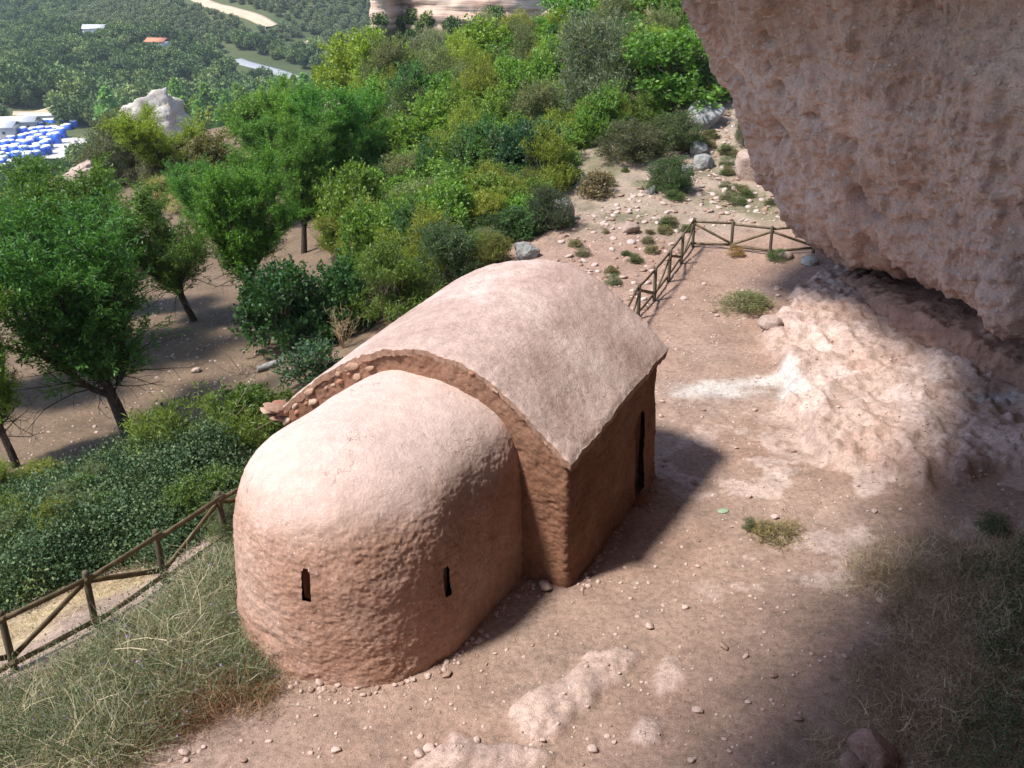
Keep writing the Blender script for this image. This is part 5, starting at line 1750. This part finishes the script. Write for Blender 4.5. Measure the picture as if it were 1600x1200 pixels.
def gable(name, sx, sy, z0, h, mats, ov=0.5):
    x, y = sx / 2 + ov, sy / 2 + ov
    V = []
    for dz in (0, -0.25):
        V += [(-x, -y, z0 + dz), (x, -y, z0 + dz), (x, 0, z0 + h + dz), (-x, 0, z0 + h + dz), (x, y, z0 + dz), (-x, y, z0 + dz)]
    F = [[0, 1, 2, 3], [3, 2, 4, 5], [7, 6, 9, 8], [8, 9, 11, 10], [0, 6, 7, 1], [5, 4, 10, 11], [1, 7, 8, 2], [2, 8, 10, 4], [3, 9, 6, 0], [5, 11, 9, 3]]
    return mesh_from(name, np.array(V, float), np.array(F), mats, False)
M_WIN = mat_simple("dark_glass", (0.04, 0.05, 0.06), 0.3, 0.5)
def shed(name, px, py, sx, sy, sz, h, rot, label, cat, roofm=None, z=YZ):
    p = hit(px, py)[0]
    root = bpy.data.objects.new(name, None)
    COL.objects.link(root)
    root.location = (p[0], p[1], z if z is not None else p[2] - 0.3)
    root.rotation_euler = (0, 0, rot)
    tag(root, label, cat)
    wl_ = obj("wall", boxm("wall", sx, sy, sz, [M_SHEDW]), root)
    obj("roof", gable("roof", sx, sy, sz + 0.05, h, [roofm or M_SHED]), root)
    nwin = max(2, int(sx // 5))
    wm = boxm("window", 1.2, 0.12, 1.1, [M_WIN])
    for i in range(nwin):
        obj("window", wm, wl_, (-sx / 2 + sx * (i + .5) / nwin, -sy / 2, sz * 0.45))
    return root
shed("factory_shed", 22, 198, 20, 10, 4.5, 1.8, 0.15, "long white roofed shed at the back of the storage yard", "shed")
shed("factory_shed", 2, 216, 14, 12, 5, 1.8, 0.15, "lower pale shed at the left end of the storage yard", "shed")
shed("canopy_shed", 68, 182, 20, 5, 5, 0.8, 0.05, "narrow grey canopy along the rear of the yard", "shed")
shed("farm_house", 150, 56, 13, 9, 5, 2.0, 0.2, "small white roofed farmhouse far up the valley", "house", None, None)
shed("farm_house", 248, 76, 12, 9, 4.5, 2.0, -0.2, "small house with a reddish roof among far trees", "house", M_TILE, None)
# stacks of blue crates under white wrap
sb = boxm("crates", 3.0, 2.8, 3.2, [M_BLUE])
def wrapm():
    V, F = ICO[2]
    V = np.sign(V) * np.abs(V) ** 0.55 * np.array([1.6, 1.5, 0.5])
    return mesh_from("cover", V, F, [M_WRAP])
wm_ = wrapm()
g = np.random.default_rng(12)
ns = 0
for r_ in range(9):
    for c_ in range(17):
        px = -6 + c_ * 9.0 + g.uniform(-2.5, 2.5) + r_ * -1.5
        py = 206 + r_ * 8.0 - c_ * 1.0 + g.uniform(-1.5, 1.5)
        if px > 130 - r_ * 11 or px < -12 or g.random() < 0.12:
            continue
        p = on_z(px, py + 4, YZ)
        root = bpy.data.objects.new("crate_stack", None)
        COL.objects.link(root)
        root.location = (p[0], p[1], YZ + 0.02)
        root.rotation_euler = (0, 0, 0.15 + g.uniform(-.15, .15))
        kz = g.uniform(0.8, 1.25)
        root.scale = (1.0, 1.0, kz)
        tag(root, "blue stack under a white cover in the valley storage yard", "stack", "blue and white stacks in the storage yard")
        obj("crates", sb, root)
        obj("cover", wm_, root, (0, 0, 3.2))
        ns += 1

# far trees
def far_tree(seed, n, tall=1.0, ll=0.115):
    g = np.random.default_rng(seed)
    V, F = ICO[2]
    C = []
    for i in range(9):
        a, rr = g.uniform(0, 6.28), 0.28 * math.sqrt(g.random())
        C.append((rr * math.cos(a), rr * math.sin(a), g.uniform(0.35, 0.8), g.uniform(0.16, 0.26)))
    C = np.array(C)
    pick = g.integers(0, len(C), n)
    d = g.normal(size=(n, 3))
    d /= np.linalg.norm(d, axis=1, keepdims=True)
    P = C[pick, :3] + d * C[pick, 3:4] * g.uniform(0.8, 1.1, n)[:, None]
    P[:, 2] *= tall
    V, F = leaf_quads(P, d * 0.4 + g.normal(size=(n, 3)), ll, ll * 0.75, g, 0.05)
    return V, F
M_FAR = mat_stuff_leaf("forest_leaf", [(0.0, (0.05, 0.09, 0.028)), (0.35, (0.09, 0.145, 0.042)), (0.75, (0.135, 0.20, 0.058)), (1.0, (0.20, 0.25, 0.07))], 0.1, 0.7)
M_FARP = mat_stuff_leaf("plantation_leaf", [(0.0, (0.11, 0.15, 0.065)), (0.6, (0.145, 0.185, 0.08)), (1.0, (0.18, 0.21, 0.09))], 0.1, 0.7)
def trunked(seed, n, m):
    V, F = far_tree(seed, n)
    Vt, Ft_ = tubes([(np.array([(0, 0, -0.05), (0, 0, 0.3), (0.02, 0, 0.6)]), np.array([0.035, 0.03, 0.015]))], 5)
    return mesh_from("tree", np.concatenate([V, Vt]), np.concatenate([F, Ft_ + len(V)]), [m, M_BARK], False, np.r_[np.zeros(len(F)), np.ones(len(Ft_))])
FT1 = [trunked(700 + i, 900, M_FAR) for i in range(4)]
FT2 = [trunked(710 + i, 700, M_FARP) for i in range(3)]
g = np.random.default_rng(99)
def forest_points(n, y0, y1, k0, k1, dens=None):
    y = np.sqrt(g.uniform(y0 ** 2, y1 ** 2, n))
    x = y * g.uniform(k0, k1, n)
    return x, y
def clear(x, y):
    ok = np.ones(len(x), bool)
    for c, w in zip(roads, (18, 9, 9, 9)):
        ok &= seg_d(x, y, [tuple(q) for q in c[::6]]) > w
    ok &= ~((x > yard_c[0] - 70) & (x < yard_c[0] + 48) & (y > 322) & (y < yard_c[1] + 26))
    for q in ((150, 58), (248, 78)):
        h = hit(*q)[0]
        ok &= np.hypot(x - h[0], y - h[1] + 5) > 15
    return ok
x, y = forest_points(15000, 215, 1150, -0.72, 0.05)
spur = np.exp(-(((x + 150) / 190) ** 2 + ((y - 830) / 210) ** 2)) > 0.33
yrr = np.interp(x, RIDGE_X, RIDGE_Y)
ok = clear(x, y) & ~spur & (y > yrr + 30)
nn_ = fbm(np.c_[x, y, x * 0], 1 / 45.0, 3, 71)
ok &= (nn_ > -0.62)
x, y = x[ok], y[ok]
s = g.uniform(6.0, 13.0, len(x)) * (0.9 + 0.3 * (y < 480))
scatter("forest", FT1, np.c_[x, y, ground(x, y, False) - 0.2], np.c_[np.zeros((len(x), 2)), g.uniform(0, 6.28, len(x))], np.c_[s, s, s * g.uniform(0.75, 1.05, len(x))], "dark oak forest covering the valley and hills")
# plantation in rough rows on the spur
rx, ry = np.meshgrid(np.arange(-420, 120, 6.0), np.arange(560, 1120, 6.0))
x, y = rx.ravel() + g.normal(size=rx.size) * 1.0, ry.ravel() + g.normal(size=rx.size) * 1.0
spur = np.exp(-(((x + 150) / 190) ** 2 + ((y - 830) / 210) ** 2)) > 0.33
ok = spur & clear(x, y) & (x > -0.62 * y) & (x < 0.02 * y) & (g.random(len(x)) < 0.9)
x, y = x[ok], y[ok]
s = g.uniform(5.4, 7.8, len(x))
scatter("plantation", FT2, np.c_[x, y, ground(x, y, False) - 0.2], np.c_[np.zeros((len(x), 2)), g.uniform(0, 6.28, len(x))], np.c_[s, s, s * 0.8], "grey-green plantation on the far spur")
# woods on the steep back slope below the ridge
x, y = forest_points(2600, 95, 330, -0.85, -0.05)
yrr = np.interp(x, RIDGE_X, RIDGE_Y)
ok = (y > yrr + 22) & clear(x, y)
x, y = x[ok], y[ok]
s = g.uniform(4.5, 7.5, len(x))
scatter("slope_woods", FT1, np.c_[x, y, ground(x, y, False) - 0.2], np.c_[np.zeros((len(x), 2)), g.uniform(0, 6.28, len(x))], np.c_[s, s, s], "green woods on the steep slope below the ridge")
# poplars on the valley floor
def poplar(seed):
    g = np.random.default_rng(seed)
    n = 1500
    h = g.uniform(0.08, 1.0, n)
    r_ = 0.16 * np.sin(np.pi * np.clip(h, 0.02, 1) ** 0.75) ** 0.8 * g.uniform(0.4, 1.1, n) * (1 + 0.25 * np.sin(h * 21 + seed))
    a = g.uniform(0, 6.28, n)
    P = np.c_[r_ * np.cos(a), r_ * np.sin(a), h]
    V, F = leaf_quads(P, g.normal(size=(n, 3)) + np.array([0, 0, 0.9]), 0.055, 0.04, g)
    Vt, Ft_ = tubes([(np.array([(0, 0, -0.02), (0, 0, 0.5), (0, 0, 0.95)]), np.array([0.016, 0.011, 0.003]))], 5)
    return mesh_from("trunk", Vt, Ft_, [M_BARK]), mesh_from("crown", V, F, [M_LEAF], False)
POP = [poplar(1), poplar(2), poplar(3)]
POPX = [(178, 235), (296, 245), (312, 232), (330, 236), (345, 228), (352, 240), (366, 232), (378, 226), (392, 234), (404, 228), (416, 222), (428, 230), (440, 220), (452, 226), (466, 218), (482, 224), (318, 250), (338, 252), (362, 250), (388, 248), (412, 244), (436, 240), (284, 222), (460, 238), (500, 228), (298, 262), (322, 268), (350, 264), (380, 262), (410, 258)]
for i, (px, py) in enumerate(POPX):
    d = ray(px, py - 10)
    Yv = 360 + (250 - py) * 1.6
    X = d[0] / d[1] * Yv
    zb = float(ground(X, Yv, False))
    tr, cr = POP[i % 3]
    root = bpy.data.objects.new("poplar_tree", None)
    COL.objects.link(root)
    H_ = g.uniform(19, 27)
    root.location = (X, Yv, zb)
    root.rotation_euler = (0, 0, g.uniform(0, 6.28))
    wsc = g.uniform(0.85, 1.5)
    root.scale = (H_ * wsc, H_ * wsc, H_)
    tag(root, "pale green poplar in the valley behind the white outcrop", "tree", "pale poplars on the valley floor")
    obj("trunk", tr, root)
    c = obj("crown", cr, root)
    c.color = [(0.12, 0.22, 0.07, 1), (0.15, 0.25, 0.07, 1), (0.19, 0.26, 0.06, 1)][i % 3]

# shrubs on the talus under the far cliff
g = np.random.default_rng(55)
tx = g.uniform(-24, 6, 160)
tf = g.uniform(0.5, 14, 160)
ci = np.array([np.argmin(np.abs(cu[:, 0] - q)) for q in tx])
tp = np.c_[tx, cu[ci, 1] - 1.1 * tf - 0.6, -0.5 - tf]
s = g.uniform(1.6, 3.6, 160)
scatter("cliff_shrubbery", FT1, tp, np.c_[np.zeros((160, 2)), g.uniform(0, 6.28, 160)], np.c_[s, s, s], "dark shrubs on the slope at the foot of the far cliff")
# thin summer haze over the valley
hm = bpy.data.materials.new("haze")
hm.use_nodes = True
hn = hm.node_tree.nodes
hn.remove(hn["Principled BSDF"])
pv = hn.new("ShaderNodeVolumePrincipled")
pv.inputs["Color"].default_value = (0.80, 0.88, 1.0, 1)
pv.inputs["Density"].default_value = 0.00012
hm.node_tree.links.new(pv.outputs[0], hn["Material Output"].inputs["Volume"])
hx, hy, hz0 = (-1340, 940), (-45, 1790), (-95, 190)
HV = np.array([(a, b_, c) for c in hz0 for a, b_ in ((hx[0], hy[0]), (hx[1], hy[0]), (hx[1], hy[1]), (hx[0], hy[1]))], float)
HF = np.array([[3, 2, 1, 0], [4, 5, 6, 7], [0, 1, 5, 4], [1, 2, 6, 5], [2, 3, 7, 6], [3, 0, 4, 7]])
tag(obj("haze", mesh_from("haze", HV, HF, [hm], False)), "thin bluish summer haze over the valley", kind="stuff")
